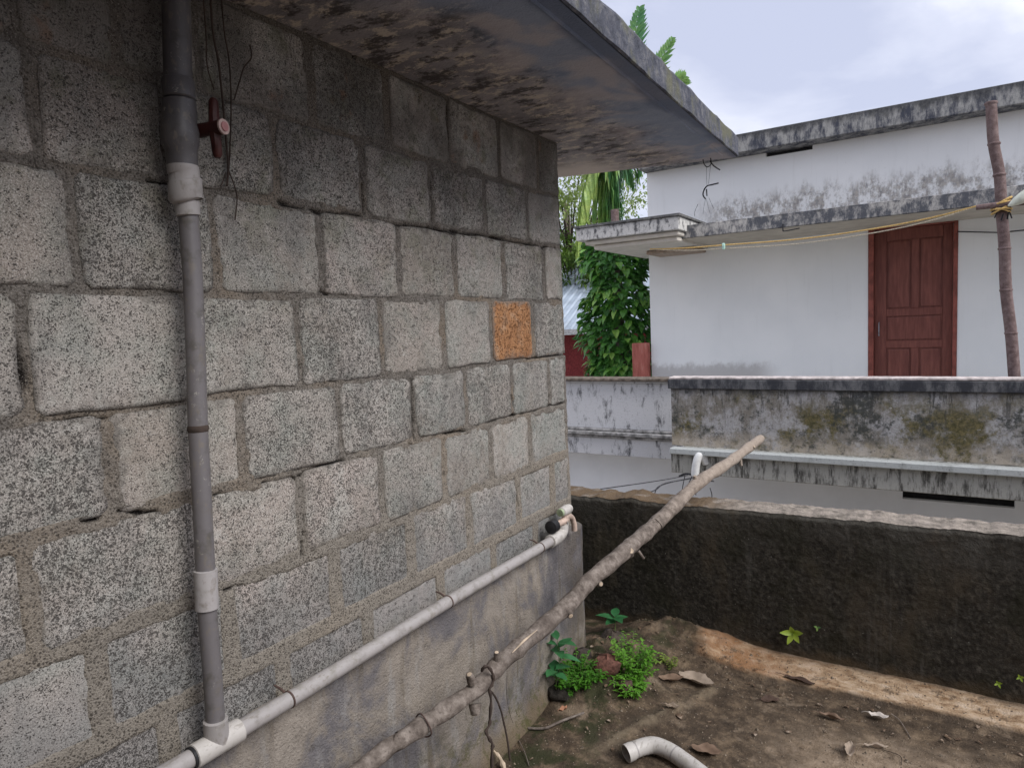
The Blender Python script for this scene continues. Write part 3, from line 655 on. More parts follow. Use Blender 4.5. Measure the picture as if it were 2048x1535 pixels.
def stub(px, py, off, ln, r, mat='branch', name='knot'):
    c = Vector(onpole(px, py)); tocam = (Vector((0, 0, EYE)) - c).normalized()
    up = Vector(off).normalized(); c2 = c + up*.022 + tocam*.010
    MB().tube([c2 - up*.02, c2 + up*ln*.6, c2 + up*ln], [r*1.4, r, r*.85], 10, True, .1).build(name, M[mat], pole, True, 60)
    MB().tube([c2 + up*ln, c2 + up*(ln+.001)], [r*.7, r*.6], 10).build('cut_face', M['cut'], pole)
stub(1257, 1106, (.5, -.6, .5), .020, .015); stub(1195, 1165, (.7, -.6, .2), .010, .010); stub(1133, 1218, (.7, -.5, -.3), .012, .012)
stub(995, 1325, (.1, -.2, 1), .018, .009); stub(945, 1365, (.0, -.4, 1), .014, .011); stub(1275, 1100, (.5, .3, -.8), .02, .006)
stub(1480, 915, (.2, -.2, -1), .02, .007); stub(1500, 900, (.6, -.3, .6), .016, .010); stub(950, 1405, (.3, -.4, -1), .010, .014); stub(1395, 965, (-.3, -.2, .9), .014, .009)
# wire rings bound on the pole
def polering(px, py, px2, py2, mat='rust', r=.0022, name='binding_ring'):
    c = Vector(onpole(px, py)); d = (Vector(onpole(px2, py2)) - c).normalized(); u = d.cross(Vector((0, 0, 1))).normalized(); w = d.cross(u)
    MB().tube([c + (u*math.cos(a) + w*math.sin(a))*.0315 + d*.004*math.sin(a*2) for a in [2*math.pi*i/24 for i in range(25)]], r, 6, False).build(name, M[mat], pole, True)
polering(846, 1450, 900, 1413)
polering(1310, 1050, 1340, 1020, 'vine', .0015)
# long split in the bark
MB().tube([Vector(onpole(1020, 1308)) + Vector((.020, -.018, .018)), Vector(onpole(1045, 1284)) + Vector((.020, -.020, .020)), Vector(onpole(1070, 1262)) + Vector((.020, -.018, .018))], [.001, .004, .001], 6).build('bark_split', M['cut'], pole, True)
# dried vine looped over the pole
vn = empty('dried_vine', tuple(onpole(985, 1340)), 'dark dried vine hooked over the branch and hanging down to the floor', 'vine')
def offp(px, py, d=.045):
    c = Vector(onpole(px, py)); return c + (Vector((0, 0, EYE))-c).normalized()*d
hook = [offp(964, 1340, .02), offp(967, 1333, .04), offp(975, 1332), offp(983, 1341), offp(987, 1355), offp(984, 1368), offp(979, 1378), offp(982, 1400), offp(980, 1430), offp(979, 1448), offp(972, 1462), offp(978, 1475), offp(985, 1487), offp(984, 1500), offp(984, 1540)]
MB().tube(smoothpts(hook, 4), [.0045 + .0012*math.sin(i*1.3) for i in range(4*14+1)], 8, True, .15).build('stem', M['vine'], vn, True)
MB().tube(smoothpts([offp(981, 1380), offp(992, 1395), offp(1002, 1420), offp(1010, 1455), offp(1015, 1480), offp(1020, 1520)], 4), [.003]*21, 6, True, .15).build('side_stem', M['vine'], vn, True)
MB().tube(smoothpts([offp(972, 1462), offp(976, 1472), offp(983, 1484), offp(988, 1492), offp(982, 1496)], 3), [.003]*13, 6, True, .2).build('knot', M['vine'], vn, True)
MB().tube(smoothpts([offp(1014, 1350, .01), offp(1013, 1385, .01), offp(1018, 1420, .01), offp(1026, 1445, .01)], 4), [.0008]*13, 4).build('thread', M['vine'], vn, True)

# ------------------------------------------------------------------ fallen pipe bend on the floor
el = empty('pipe_bend', tuple(onfloor(1300, 1510)), 'off-white plastic pipe bend with an open end lying on the damp floor', 'pipe bend')
ctr = [(1252, 1506, .030), (1280, 1494, .034), (1308, 1489, .036), (1338, 1500, .034), (1368, 1520, .030), (1410, 1552, .028), (1480, 1610, .028)]
cp = smoothpts([onfloor(a, b, c) for a, b, c in ctr], 5); K = len(cp)
mb = MB().tube(cp, [.0300]*3 + [.0275]*(K-3), 24, False); mb.tube(cp, [.0262]*3 + [.0245]*(K-3), 24, False)
mb.f += [(i, (i+1) % 24, K*24 + (i+1) % 24, K*24 + i) for i in range(24)]
mb.build('pipe_wall', M['pvc_white'], el, True, 50)
mb = MB()

for j in (3, 17): MB().tube([cp[j], cp[j] + (cp[j+1]-cp[j])*.35], .0283, 24, False).build('seam', M['pvc'], el, True)

# ------------------------------------------------------------------ leaves, twigs, debris on the floor
LM = [mat_leaf('dry_leaf_brown', [(.16, .10, .065), (.26, .18, .13)], .1, .8), mat_leaf('dry_leaf_pale', [(.24, .18, .13), (.44, .36, .29)], .1, .8), mat_leaf('dry_leaf_dark', [(.05, .03, .022), (.09, .055, .04)], .05, .8), mat_leaf('dry_leaf_orange', [(.40, .20, .12), (.50, .28, .18)], .1, .8), mat_leaf('dry_leaf_whitish', [(.50, .45, .40), (.66, .60, .55)], .1, .8)]
def dry_leaf(px, py, ln, wd, ang, curl, mat, label, lift=.006, fold=.3):
    c = onfloor(px, py, lift); n, mm = 13, 7; vs = []; rr = random.Random(px)
    for i in range(n):
        u = i/(n-1); w = wd*math.sin(math.pi*min(1, u*.96+.02))**.7*(1+rr.uniform(-.13, .13))
        for j in range(mm):
            t = j/(mm-1)*2-1; x = (u-.5)*ln; y = t*w/2
            z = curl*(4*(u-.5)**2) + fold*abs(t)**1.4*w*.6 + rr.uniform(-.0018, .0018) + .004*math.sin(u*9+t*3)
            vs.append((c[0] + x*math.cos(ang)-y*math.sin(ang), c[1] + x*math.sin(ang)+y*math.cos(ang), c[2]+z))
    fs = [(i*mm+j, (i+1)*mm+j, (i+1)*mm+j+1, i*mm+j+1) for i in range(n-1) for j in range(mm-1)]
    e = empty('dry_leaf', tuple(c), label, 'leaf', 'dry leaves on the terrace floor')
    MB().add(vs, fs).build('blade', mat, e, True, None)
    a = Vector((c[0]-math.cos(ang)*ln*.5, c[1]-math.sin(ang)*ln*.5, c[2]+curl)); b = a + Vector((-math.cos(ang)*ln*.35, -math.sin(ang)*ln*.35, -.5*curl))
    MB().tube([a, (a+b)/2 + Vector((0, 0, .003)), b], [.0012, .0011, .0009], 5).build('stalk', mat, e, True)
dry_leaf(1392, 1362, .15, .075, -.1, .014, LM[1], 'large pale curled dry leaf nearest the green sprouts on the right', .01, .5)
dry_leaf(1342, 1358, .10, .05, .5, .012, LM[0], 'brown curled dry leaf touching the right of the fern clump', .012, .4)
dry_leaf(1345, 1412, .055, .03, .2, .008, LM[1], 'small pale dry leaf midway between the fern clump and the pipe bend')
dry_leaf(1127, 1416, .034, .022, 1.2, .004, LM[3], 'small orange-pink dry leaf near the foot of the plinth')
dry_leaf(1413, 1500, .10, .055, .15, .008, LM[0], 'broad mauve-brown dry leaf just right of the pipe bend', .008, .25)
dry_leaf(1664, 1434, .085, .022, -.05, .006, LM[0], 'narrow rolled brown leaf left of the whitish leaf', .008, 1.)
dry_leaf(1757, 1432, .065, .032, .1, .010, LM[4], 'whitish torn leaf with a long stalk below the sandy strip', .014, .4)
dry_leaf(1700, 1502, .09, .030, 1.65, .010, LM[1], 'upright pale folded leaf pointing to the bottom of the photo', .010, .9)
dry_leaf(1752, 1492, .075, .014, .35, .004, LM[1], 'slim pale rolled leaf lying right of the folded leaf', .008, 1.)
dry_leaf(1600, 1359, .115, .028, -.12, .003, LM[2], 'dark rotten leaf lying on the sandy strip', .006, .3)
dry_leaf(1540, 1398, .07, .045, .6, .003, LM[2], 'dark flat leaf just below the sandy strip, above the rolled leaf', .004, .2)
def twig(pts, r, label, mat='branch', name='twig'):
    q = [onfloor(a, b, c) for a, b, c in pts]; o = MB().tube(smoothpts(q, 4), [r]*((len(q)-1)*4+1), 7, True, .1).build(name, M[mat], None, True)
    return tag(o, label, 'twig', 'twigs on the terrace floor')
twig([(1056, 1455, .008), (1090, 1455, .010), (1120, 1442, .012), (1168, 1424, .02)], .0045, 'bent greenish grey twig lying beside the plinth foot')
twig([(1782, 1426, .012), (1800, 1440, .006), (1822, 1476, .004)], .0015, 'thin pale stalk trailing down from the whitish leaf')
twig([(1765, 1498, .004), (1800, 1510, .006), (1803, 1528, .004)], .0012, 'thin dark curved stalk beside the slim pale leaf', 'vine')
twig([(1038, 1480, .004), (1050, 1505, .01), (1058, 1530, .004)], .0016, 'fine pale straw stuck in the moss near the hanging vine')
rt = MB().tube(smoothpts([onfloor(988, 1500, .05), onfloor(1000, 1515, .03), onfloor(1010, 1540, .004)], 4), [.002]*2 + [.006]*4 + [.010, .009, .004], 8, True, .2).build('root_fragment', M['cut'], None, True)
tag(rt, 'pale split root end hanging at the tip of the dried vine', 'root')
# grit on floor: one scattered object
mb = MB(); rr = random.Random(12)
for i in range(2200):
    x, y = rr.uniform(-1.25, .45), rr.uniform(1.6, 2.93); s_ = rr.uniform(.0015, .0045)*(2.2 if rr.random() < .04 else 1); z = float(hfloor(x, y)) + s_*.2
    vs = [(x+s_*math.cos(a)*rr.uniform(.6, 1.2), y+s_*math.sin(a)*rr.uniform(.6, 1.2), z) for a in (0, 1.3, 2.6, 3.8, 5)] + [(x, y, z+s_*.8), (x, y, z-s_*.5)]
    mb.add(vs, [(i_, (i_+1) % 5, 5) for i_ in range(5)] + [((i_+1) % 5, i_, 6) for i_ in range(5)])
tag(mb.build('grit', plain('grit', (.20, .16, .12), .9, var=.8, sc=120)), 'scattered grit and crumbs on the terrace floor', None, None, 'stuff')
mb = MB(); rr = random.Random(31)
for i in range(230):
    if rr.random() < .45: x, y = -1.15 + rr.gauss(0, .16), 2.45 + rr.gauss(0, .25)
    elif rr.random() < .5: x = rr.uniform(-.9, .4); y = 2.70 + rr.gauss(0, .05)
    else: x, y = rr.uniform(-1.2, .4), rr.uniform(1.7, 2.9)
    if not (-1.28 < x < .45 and 1.6 < y < 2.92): continue
    a = rr.uniform(0, 6.28); l = rr.uniform(.003, .012)*(2 if rr.random() < .08 else 1); w = l*rr.uniform(.25, .7); z = float(hfloor(x, y)) + .003; ca, sa = math.cos(a), math.sin(a)
    vs = [(x+ca*u*l - sa*v*w, y+sa*u*l+ca*v*w, z + .004*rr.random() + .004*abs(v)) for u, v in ((-1, 0), (-.3, -1), (.5, -.7), (1, .1), (.3, .9), (-.5, .8))]
    mb.add(vs, [(0, 1, 2, 3, 4, 5)])
lt = N('leaf_litter', .9); lt.col(lt.ramp(lt.noise(40, 2), (.3, (.05, .032, .022)), (.5, (.13, .085, .055)), (.7, (.36, .29, .23)))); tag(mb.build('leaf_litter', lt), 'bits of dead leaf and chaff strewn on the terrace floor', None, None, 'stuff')
# rubble pieces in the corner
for i, (px, py, s_, c_, lb) in enumerate([(1215, 1330, .055, (.13, .06, .045), 'reddish brick lump between the green sprouts'), (1120, 1385, .05, (.04, .035, .03), 'dark mossy stone at the foot of the plinth under the sprouts'),
      (1225, 1275, .05, (.07, .055, .045), 'brown stone under the broad-leaved seedling by the black wall'), (1165, 1310, .04, (.05, .04, .035), 'small dark stone in the corner soil'), (1250, 1375, .04, (.08, .05, .04), 'brown lump of soil under the fern clump')]):
    c = onfloor(px, py, .01); rr = random.Random(i+40); mb = MB(); rings = []
    for a in range(7):
        ph = math.pi*a/6
        for b in range(10):
            th = 2*math.pi*b/10; q = s_*(1+rr.uniform(-.22, .22)); rings.append((c[0]+q*math.sin(ph)*math.cos(th)*1.1, c[1]+q*math.sin(ph)*math.sin(th), c[2]+q*.75*math.cos(ph)))
    mb.add(rings, [(a*10+b, a*10+(b+1) % 10, (a+1)*10+(b+1) % 10, (a+1)*10+b) for a in range(6) for b in range(10)])
    tag(mb.build('stone', plain('stone_%d' % i, c_, .95, var=.5, sc=40, bump=.01), None, True, 50), lb, 'stone', 'rubble in the terrace corner')

# ------------------------------------------------------------------ small green plants
G = dict(bright=mat_leaf('sprout_green', [(.07, .22, .02), (.16, .38, .04), (.30, .52, .08)], .4), teal=mat_leaf('seedling_green', [(.04, .17, .06), (.07, .24, .09)], .35), lime=mat_leaf('lime_leaf', [(.30, .45, .04), (.45, .58, .08)], .4),
         vine=mat_leaf('climber_leaf', [(.05, .16, .035), (.14, .36, .06), (.33, .55, .11)], .3, .32), tree=mat_leaf('tree_leaf', [(.12, .20, .05), (.24, .33, .09), (.36, .44, .16)], .35),
         palm=mat_leaf('palm_leaf', [(.11, .28, .12), (.24, .42, .11), (.45, .56, .15)], .4, .4), olive=mat_leaf('shrub_leaf', [(.08, .15, .02), (.17, .26, .04), (.24, .30, .07)], .3))
def leaf_pts(base, d, up, ln, wd, bend=.25, n=5):
    """folded pointed leaf: returns verts and faces"""
    base, d, up = Vector(base), Vector(d).normalized(), Vector(up)
    sd = d.cross(up); sd = sd.normalized() if sd.length > 1e-4 else Vector((1, 0, 0)); up = sd.cross(d).normalized(); vs = []
    for i in range(n+1):
        u = i/n; w = wd*.5*math.sin(math.pi*u**.8)**.9 if 0 < u < 1 else 0
        c = base + d*ln*u - up*bend*ln*u*u
        vs += [c + sd*w + up*w*.25, c, c - sd*w + up*w*.25]
    fs = []
    for i in range(n): a = i*3; fs += [(a, a+3, a+4, a+1), (a+1, a+4, a+5, a+2)]
    return vs, fs
def seedling(px, py, mat, label, leaves, stem_h=.06, ln=.05, wd=.028, rot=0, lean=(0, 0), base=None):
    b = Vector(base if base is not None else onfloor(px, py, 0)); e = empty('seedling', b, label, 'plant', 'seedlings in the terrace corner')
    tipp = b + Vector((lean[0], lean[1], stem_h)); MB().tube([b - Vector((0, 0, .01)), (b+tipp)/2 + Vector((.003, 0, 0)), tipp], [.0018, .0015, .0011], 5).build('stem', M['palegreen'], e, True)
    for i in range(leaves):
        a = rot + 2.4*i + random.uniform(-.3, .3); h = .55 + .45*i/max(1, leaves-1); bb = b + (tipp-b)*h; l = ln*random.uniform(.75, 1.15)
        v, f = leaf_pts(bb, (math.cos(a), math.sin(a), random.uniform(.1, .5)), (0, 0, 1), l, wd*random.uniform(.8, 1.2), .3)
        MB().add(v, f).build('leaf', G[mat], e, True, None)
seedling(1110, 1345, 'teal', 'thin seedling with teal green leaves against the plinth', 7, .15, .085, .045, .4, base=onx(1118, 1352, PF+.035))
seedling(1105, 1370, 'teal', 'low seedling with dull green leaves below the taller one by the plinth', 6, .07, .07, .04, 1.4, base=onx(1112, 1372, PF+.04))
seedling(1230, 1262, 'teal', 'broad-leaved seedling in front of the black wall near the corner', 6, .07, .085, .042, 2.2)
wl_base = ony(1587, 1268, DY-.008)
def wall_sprout(px, py, mat, label, ln, k):
    b = Vector(ony(px, py, DY-.006)); e = empty('wall_sprout', b, label, 'plant', 'tiny plants growing out of the black wall')
    for i in range(k):
        a = math.pi*2*i/k + .5; d = Vector((math.cos(a), -.8, math.sin(a))); v, f = leaf_pts(b + Vector((0, -.004, 0)), d, (0, -1, .4), ln*random.uniform(.8, 1.1), ln*.42, .1)
        MB().add(v, f).build('leaf', G[mat], e, True, None)
    MB().tube([b + Vector((0, .01, -.008)), b + Vector((0, -.005, 0))], .0014, 5).build('stem', M['palegreen'], e)
wall_sprout(1587, 1264, 'lime', 'bright lime-green five-leaved sprout on the black wall', .055, 5)
wall_sprout(1635, 1253, 'palm', 'tiny grey-green sprout right of the lime sprout', .020, 3)
wall_sprout(1996, 1364, 'lime', 'tiny yellow-green sprout low on the black wall at the right', .018, 4)
wall_sprout(2040, 1352, 'lime', 'tiny lime sprout at the right end of the black wall', .018, 4)
def fern_clump(px, py, label, k, rad, hgt, mat='bright'):
    c = onfloor(px, py); e = empty('fern_clump', tuple(c), label, 'plant', 'leafy clumps in the terrace corner'); rr = random.Random(px)
    stems = MB(); lv = MB()
    for i in range(k):
        a = rr.uniform(0, 6.28); q = rad*math.sqrt(rr.random()); bx, by = c[0]+q*math.cos(a)*.6, c[1]+q*math.sin(a)*.6; bz = float(hfloor(bx, by))
        b = Vector((bx, by, bz)); t = b + Vector((math.cos(a)*rad*rr.uniform(.2, .7), math.sin(a)*rad*rr.uniform(.2, .7), hgt*rr.uniform(.35, 1)))
        pts = [b, (b+t)/2 + Vector((0, 0, hgt*.12)), t]; stems.tube(pts, .0009, 4, False)
        for j in range(9):
            u = .25 + .75*j/8; p = b + (t-b)*u + Vector((0, 0, hgt*.12*4*u*(1-u)*.5)); aa = rr.uniform(0, 6.28)
            v, f = leaf_pts(p, (math.cos(aa), math.sin(aa), rr.uniform(-.2, .7)), (0, 0, 1), rr.uniform(.012, .026), rr.uniform(.007, .014), .3, 2); lv.add(v, f)
    stems.build('stems', M['palegreen'], e); o = lv.build('leaves', G[mat], e); o['kind'] = 'stuff'
fern_clump(1155, 1362, 'low bright green clump of tiny leaves left of the brick lump', 75, .095, .075)
fern_clump(1268, 1345, 'taller airy green clump of tiny leaves right of the brick lump', 75, .09, .13)
fern_clump(1262, 1388, 'small vivid green tuft in front of the airy clump', 70, .06, .05)
fern_clump(1195, 1372, 'yellowish small tuft beside the low bright clump', 14, .04, .04)
fern_clump(1330, 1330, 'sparse thin tuft at the edge of the sandy strip', 10, .05, .05, 'olive')

# ------------------------------------------------------------------ rootlets and wire on the shed
def wire_obj(name, paths, rads, mat, label, cat, part='strand', group=None):
    e = empty(name, tuple(paths[0][0]), label, cat, group)
    for p, r in zip(paths, rads): q = smoothpts(p, 4); MB().tube(q, [r]*len(q), 5, True, .1).build(part, M[mat], e, True)
    return e
W_ = lambda l, x=WX+.012: [onx(a, b, x) for a, b in l]
wire_obj('creeper_roots', [W_([(418, -60), (425, 60), (436, 120), (444, 190), (450, 260), (456, 330), (454, 372)]), W_([(440, -40), (448, 60), (458, 120), (462, 200), (460, 290), (457, 345)]), W_([(500, 90), (503, 115), (488, 135), (480, 160), (468, 200)]), W_([(455, 335), (470, 375), (474, 400), (470, 440)]), W_([(452, 345), (445, 365), (440, 372)]), W_([(405, -20), (412, 70), (414, 130), (428, 180)])],
    [.0026, .0018, .0016, .0016, .0014, .0016], 'vine', 'thin dry creeper roots hanging down the blocks right of the red valve', 'roots', 'root')
hp = onz(1408, 318, SZ)
Hh = lambda l: [ony(a, b, float(hp[1])) for a, b in l]
wire_obj('hanging_wire', [Hh([(1406, 312), (1407, 325), (1414, 334), (1422, 328), (1421, 314)]), Hh([(1420, 322), (1428, 332), (1440, 340)]), Hh([(1413, 334), (1413, 350), (1414, 372)]), Hh([(1421, 330), (1419, 350), (1417, 368)]),
    Hh([(1437, 366), (1425, 369), (1414, 372), (1408, 380), (1406, 390), (1411, 398)]), Hh([(1413, 378), (1414, 392)]), Hh([(1411, 398), (1408, 412), (1406, 428)]), Hh([(1413, 398), (1416, 412), (1420, 426)]), Hh([(1418, 396), (1425, 412), (1428, 418)]), Hh([(1396, 408), (1390, 422), (1389, 432)])],
    [.0024, .003, .0008, .0008, .0034, .003, .0007, .0007, .0007, .001], 'cord', 'tangle of dark cord and thin wires dangling from the slab corner', 'wire')
# ------------------------------------------------------------------ neighbour's house
nh = empty('white_house', (-1, 8.4, -2.7), 'white two-storey flat-roofed house with a brown door and stained balcony', 'house')
WY = 8.4; XL = -3.2; XR = 6.0
M['fascia'] = mat_stained('stained_roof_edge', (.36, .355, .34), (.065, .07, .09), .38, .62, 12, (1, 1, .35), (3.50, 3.60, .26))
M['parL'] = mat_stained('whitewashed_parapet', (.60, .60, .61), (.12, .12, .125), .50, .66, 11, (1, 1, .35), off=3)
M['parR'] = mat_stained('mossy_parapet', (.43, .42, .42), (.22, .20, .17), .40, .60, 6, (1, 1, .6), (.80, .90, .16), .95)
M['ledge'] = mat_stained('pale_ledge', (.47, .49, .48), (.30, .31, .30), .5, .7, 9, (1, 1, .5), off=8)
M['fasR'] = mat_stained('streaked_fascia', (.44, .43, .39), (.09, .085, .075), .46, .62, 16, (1, 1, .18), off=12)
M['eave'] = mat_stained('sunshade_edge', (.50, .48, .45), (.10, .105, .12), .36, .58, 9, (1, 1, .55), (2.52, 2.56, .10), off=5)
M['soffit'] = plain('cream_soffit', (.50, .45, .38), .85, var=.12, sc=6)
M['cornice'] = mat_stained('cornice_edge', (.56, .55, .53), (.11, .11, .115), .47, .62, 16, (1, 1, .45), (2.58, 2.64, .05), off=21)
M['mould'] = plain('cornice_moulding', (.60, .56, .50), .85, var=.12, sc=8)
# upper storey wall with door opening and vent opening
def wall_holes(x0, x1, z0, z1, holes, y, th, name, mat, parent):
    xs_ = sorted({x0, x1, *[h[0] for h in holes], *[h[1] for h in holes]}); zs_ = sorted({z0, z1, *[h[2] for h in holes], *[h[3] for h in holes]}); mb = MB()
    V = {}; fs = []
    def vid(i, j, b):
        if (i, j, b) not in V: V[(i, j, b)] = len(mb.v); mb.v.append((xs_[i], y + b*th, zs_[j]))
        return V[(i, j, b)]
    solid = lambda i, j: 0 <= i < len(xs_)-1 and 0 <= j < len(zs_)-1 and not any(h[0] <= xs_[i] and xs_[i+1] <= h[1] and h[2] <= zs_[j] and zs_[j+1] <= h[3] for h in holes)
    for i in range(len(xs_)-1):
        for j in range(len(zs_)-1):
            if not solid(i, j): continue
            mb.f.append((vid(i, j, 0), vid(i+1, j, 0), vid(i+1, j+1, 0), vid(i, j+1, 0))); mb.f.append((vid(i, j, 1), vid(i, j+1, 1), vid(i+1, j+1, 1), vid(i+1, j, 1)))
            for (di, dj, a, b) in ((-1, 0, (i, j), (i, j+1)), (1, 0, (i+1, j+1), (i+1, j)), (0, -1, (i+1, j), (i, j)), (0, 1, (i, j+1), (i+1, j+1))):
                if not solid(i+di, j+dj): mb.f.append((vid(*a, 0), vid(*b, 0), vid(*b, 1), vid(*a, 1)))
    return mb.build(name, mat, parent)
DX0, DX1 = -.672, .153; DZ0 = .31; DZ1 = 2.445
v0 = ony(1532, 300, WY); v1_ = ony(1625, 290, WY)
uw = wall_holes(XL, XR, .30, 3.56, [(DX0, DX1, .305, DZ1), (float(v0[0]), float(v1_[0]), 3.36, 3.43)], WY, .2, 'upper_wall', M['white'], nh)
MB().box((XL+.001, WY+.2, .3), (XL+.2, WY+6, 3.56)).box((XL+.2, WY+1.2, .3), (XR, WY+1.3, 3.5)).build('side_wall', M['white'], nh)
MB().box((XL-.02, WY-.25, 3.405), (XR, WY+6.2, 3.615), .008).build('roof', M['fascia'], nh)
# door set back in its frame
dr = empty('door', (DX0, WY, DZ0), None); dr.parent = nh; dr.location = Vector((DX0, WY, DZ0)) - Vector(nh.location)
fw = .055; MB().box((DX0+.002, WY-.012, DZ0), (DX0+fw, WY+.11, DZ1-.002), .004).box((DX1-fw*.75, WY-.012, DZ0), (DX1-.002, WY+.11, DZ1-.002), .004).box((DX0+fw, WY-.008, DZ1-fw), (DX1-fw*.75, WY+.11, DZ1-.002), .004).build('door_frame', M['frame'], dr)
lx0, lx1 = DX0+fw+.002, DX1-fw*.75-.002; lz0, lz1 = DZ0+.005, DZ1-fw-.002; YB = WY+.085
MB().box((lx0, YB+.012, lz0), (lx1, YB+.04, lz1)).build('door_leaf', M['door'], dr)
st_w = .085; xm = (lx0+.05+lx1)/2; rails = [(lz0, lz0+.16), (lz0+.78, lz0+.86), (lz0+1.13, lz0+1.21), (lz1-.12, lz1)]
stl = MB().box((lx0, YB-.006, lz0), (lx0+st_w+.03, YB+.011, lz1), .003).box((lx1-st_w, YB-.006, lz0), (lx1, YB+.011, lz1), .003)
for z0, z1 in rails: stl.box((lx0+st_w+.031, YB-.006, z0), (lx1-st_w-.001, YB+.011, z1), .003)
stl.box((xm-.035, YB-.006, rails[0][1]+.001), (xm+.035, YB+.011, rails[1][0]-.001), .003).box((xm-.035, YB-.006, rails[2][1]+.001), (xm+.035, YB+.011, rails[3][0]-.001), .003)
stl.build('door_stiles', M['door'], dr)
for (a, b, c, d) in ((lx0+st_w+.035, xm-.04, rails[0][1], rails[1][0]), (xm+.04, lx1-st_w-.005, rails[0][1], rails[1][0]), (lx0+st_w+.035, lx1-st_w-.005, rails[1][1], rails[2][0]), (lx0+st_w+.035, xm-.04, rails[2][1], rails[3][0]), (xm+.04, lx1-st_w-.005, rails[2][1], rails[3][0])):
    MB().box((a+.014, YB-.001, c+.014), (b-.014, YB+.012, d-.014), .010).build('door_panel', M['door'], dr)
MB().tube([(lx0+.045, YB-.006, lz0+.92), (lx0+.045, YB-.03, lz0+.925), (lx0+.045, YB-.03, lz0+1.06), (lx0+.045, YB-.006, lz0+1.065)], .006, 8).build('door_handle', plain('steel', (.35, .35, .38), .35), dr, True)
# sunshade over the door
CYF = 7.4
MB().box((-2.44, CYF, 2.405), (XR, WY-.003, 2.545), .006).build('sunshade', M['eave'], nh)
MB().add([(-2.43, CYF+.012, 2.402), (XR, CYF+.012, 2.402), (XR, WY-.003, 2.402), (-2.43, WY-.003, 2.402)], [(0, 3, 2, 1)]).build('sunshade_soffit', M['soffit'], nh)
# moulded cornice at the left end
cY = 7.12
CB = MB().box((-3.60, cY, 2.475), (-2.37, WY+.6, 2.615), .005); CB.build('cornice_slab', M['cornice'], nh)
MB().box((-3.62, cY-.02, 2.618), (-2.35, WY+.62, 2.645), .005).build('cornice_cap', M['cornice'], nh)
MB().box((-3.52, cY+.07, 2.425), (-2.40, WY+.55, 2.472), .01).build('cornice_moulding', M['mould'], nh)
MB().box((-3.44, cY+.14, 2.37), (-2.43, WY+.5, 2.422), .01).build('cornice_moulding', M['mould'], nh)
MB().box((-3.05, cY+.8, 2.32), (-2.45, WY-.01, 2.367), .01).build('cornice_moulding', plain('brown_soffit', (.36, .28, .22), .85), nh)
# balcony: floor slab, parapets, fascia
PY = 6.0; PLY = 6.35; XS = -2.12
MB().box((XS-.9, PLY+.1, .13), (XR, WY+.18, .30)).build('balcony_slab', M['ledge'], nh)
MB().box((XS-4, 6.72, .131), (XS-.905, 12, .299)).build('balcony_slab', M['ledge'], nh)
gx = np.linspace(XS, XR, 240); gz_ = np.linspace(.335, .955, 40); A, B = np.meshgrid(gx, gz_, indexing='ij')
MB().box((XS+.003, PY+.055, .33), (XR, PY+.15, .953), .006).build('parapet', M['parR'], nh)
link('parapet_render', grid_mesh('parapet_render', np.stack([A, PY + .045 + .006*fbm(A*8, B*8, 4, 3) + .006*fbm(A*30, B*30, 3, 5), B], -1)), M['parR'], nh, True)
MB().box((XS-.01, PY+.02, .956), (XR, PY+.17, .978), .006).build('parapet_coping', plain('pale_coping', (.55, .49, .47), .9, var=.4, sc=20), nh)
MB().box((XS-.02, PY+.016, .870), (XR, PY+.045, .954), .005).build('parapet_band', mat_stained('dark_band', (.16, .16, .165), (.045, .047, .055), .38, .58, 8, (1, 1, .4)), nh)
lg = MB().box((XS+.01, PY-.06, .268), (XR, PY+.05, .322), .006).build('ledge', M['ledge'], nh)
MB().box((XS, PY, .080), (XR, PY+.5, .264), .006).build('fascia', M['fasR'], nh)
MB().box((-7, PLY+.04, .40), (XS-.004, PLY+.16, .88), .005).build('side_parapet', M['parL'], nh)
MB().box((-7, PLY-.03, .905), (XS-.012, PLY+.22, .935), .006).build('side_coping', plain('mossy_coping', (.16, .13, .105), .9, var=.6, sc=20), nh)
MB().box((-7, PLY+.01, .882), (XS-.008, PLY+.18, .903), .004).build('side_coping_lip', M['parL'], nh)
for (a, b, c) in ((.02, .375, .400), (-.03, .335, .372), (.0, .305, .331)): MB().box((-7, PLY+a, b), (XS-.006, PLY+.16, c), .006).build('side_moulding', plain('moulding_grey', (.34, .33, .32), .9, var=.6, sc=16), nh)
MB().box((-7, PLY+.03, .118), (XS-.004, PLY+.35, .302), .005).build('side_fascia', M['parL'], nh)
LY = 6.72
lw0 = float(ony(1805, 985, LY)[0]); lw1 = float(ony(2030, 1005, LY)[0])
M['lower'] = plain('lower_wall_paint', (.80, .81, .82), .8, var=.05, sc=3)
wall_holes(-7, XR, -2.7, .128, [(lw0, lw1, -.155, .066)], LY, .2, 'lower_wall', M['lower'], nh)
MB().box((lw0-.03, LY+.06, -.19), (lw1+.03, LY+.19, .10)).build('vent_back', M['black'], nh)
MB().box((float(v0[0])-.02, WY+.05, 3.34), (float(v1_[0])+.02, WY+.19, 3.40)).build('vent_back', M['black'], nh)
MB().box((XS+.0, PY+.5, .079), (XR, LY+.2, .12)).build('soffit', M['lower'], nh)
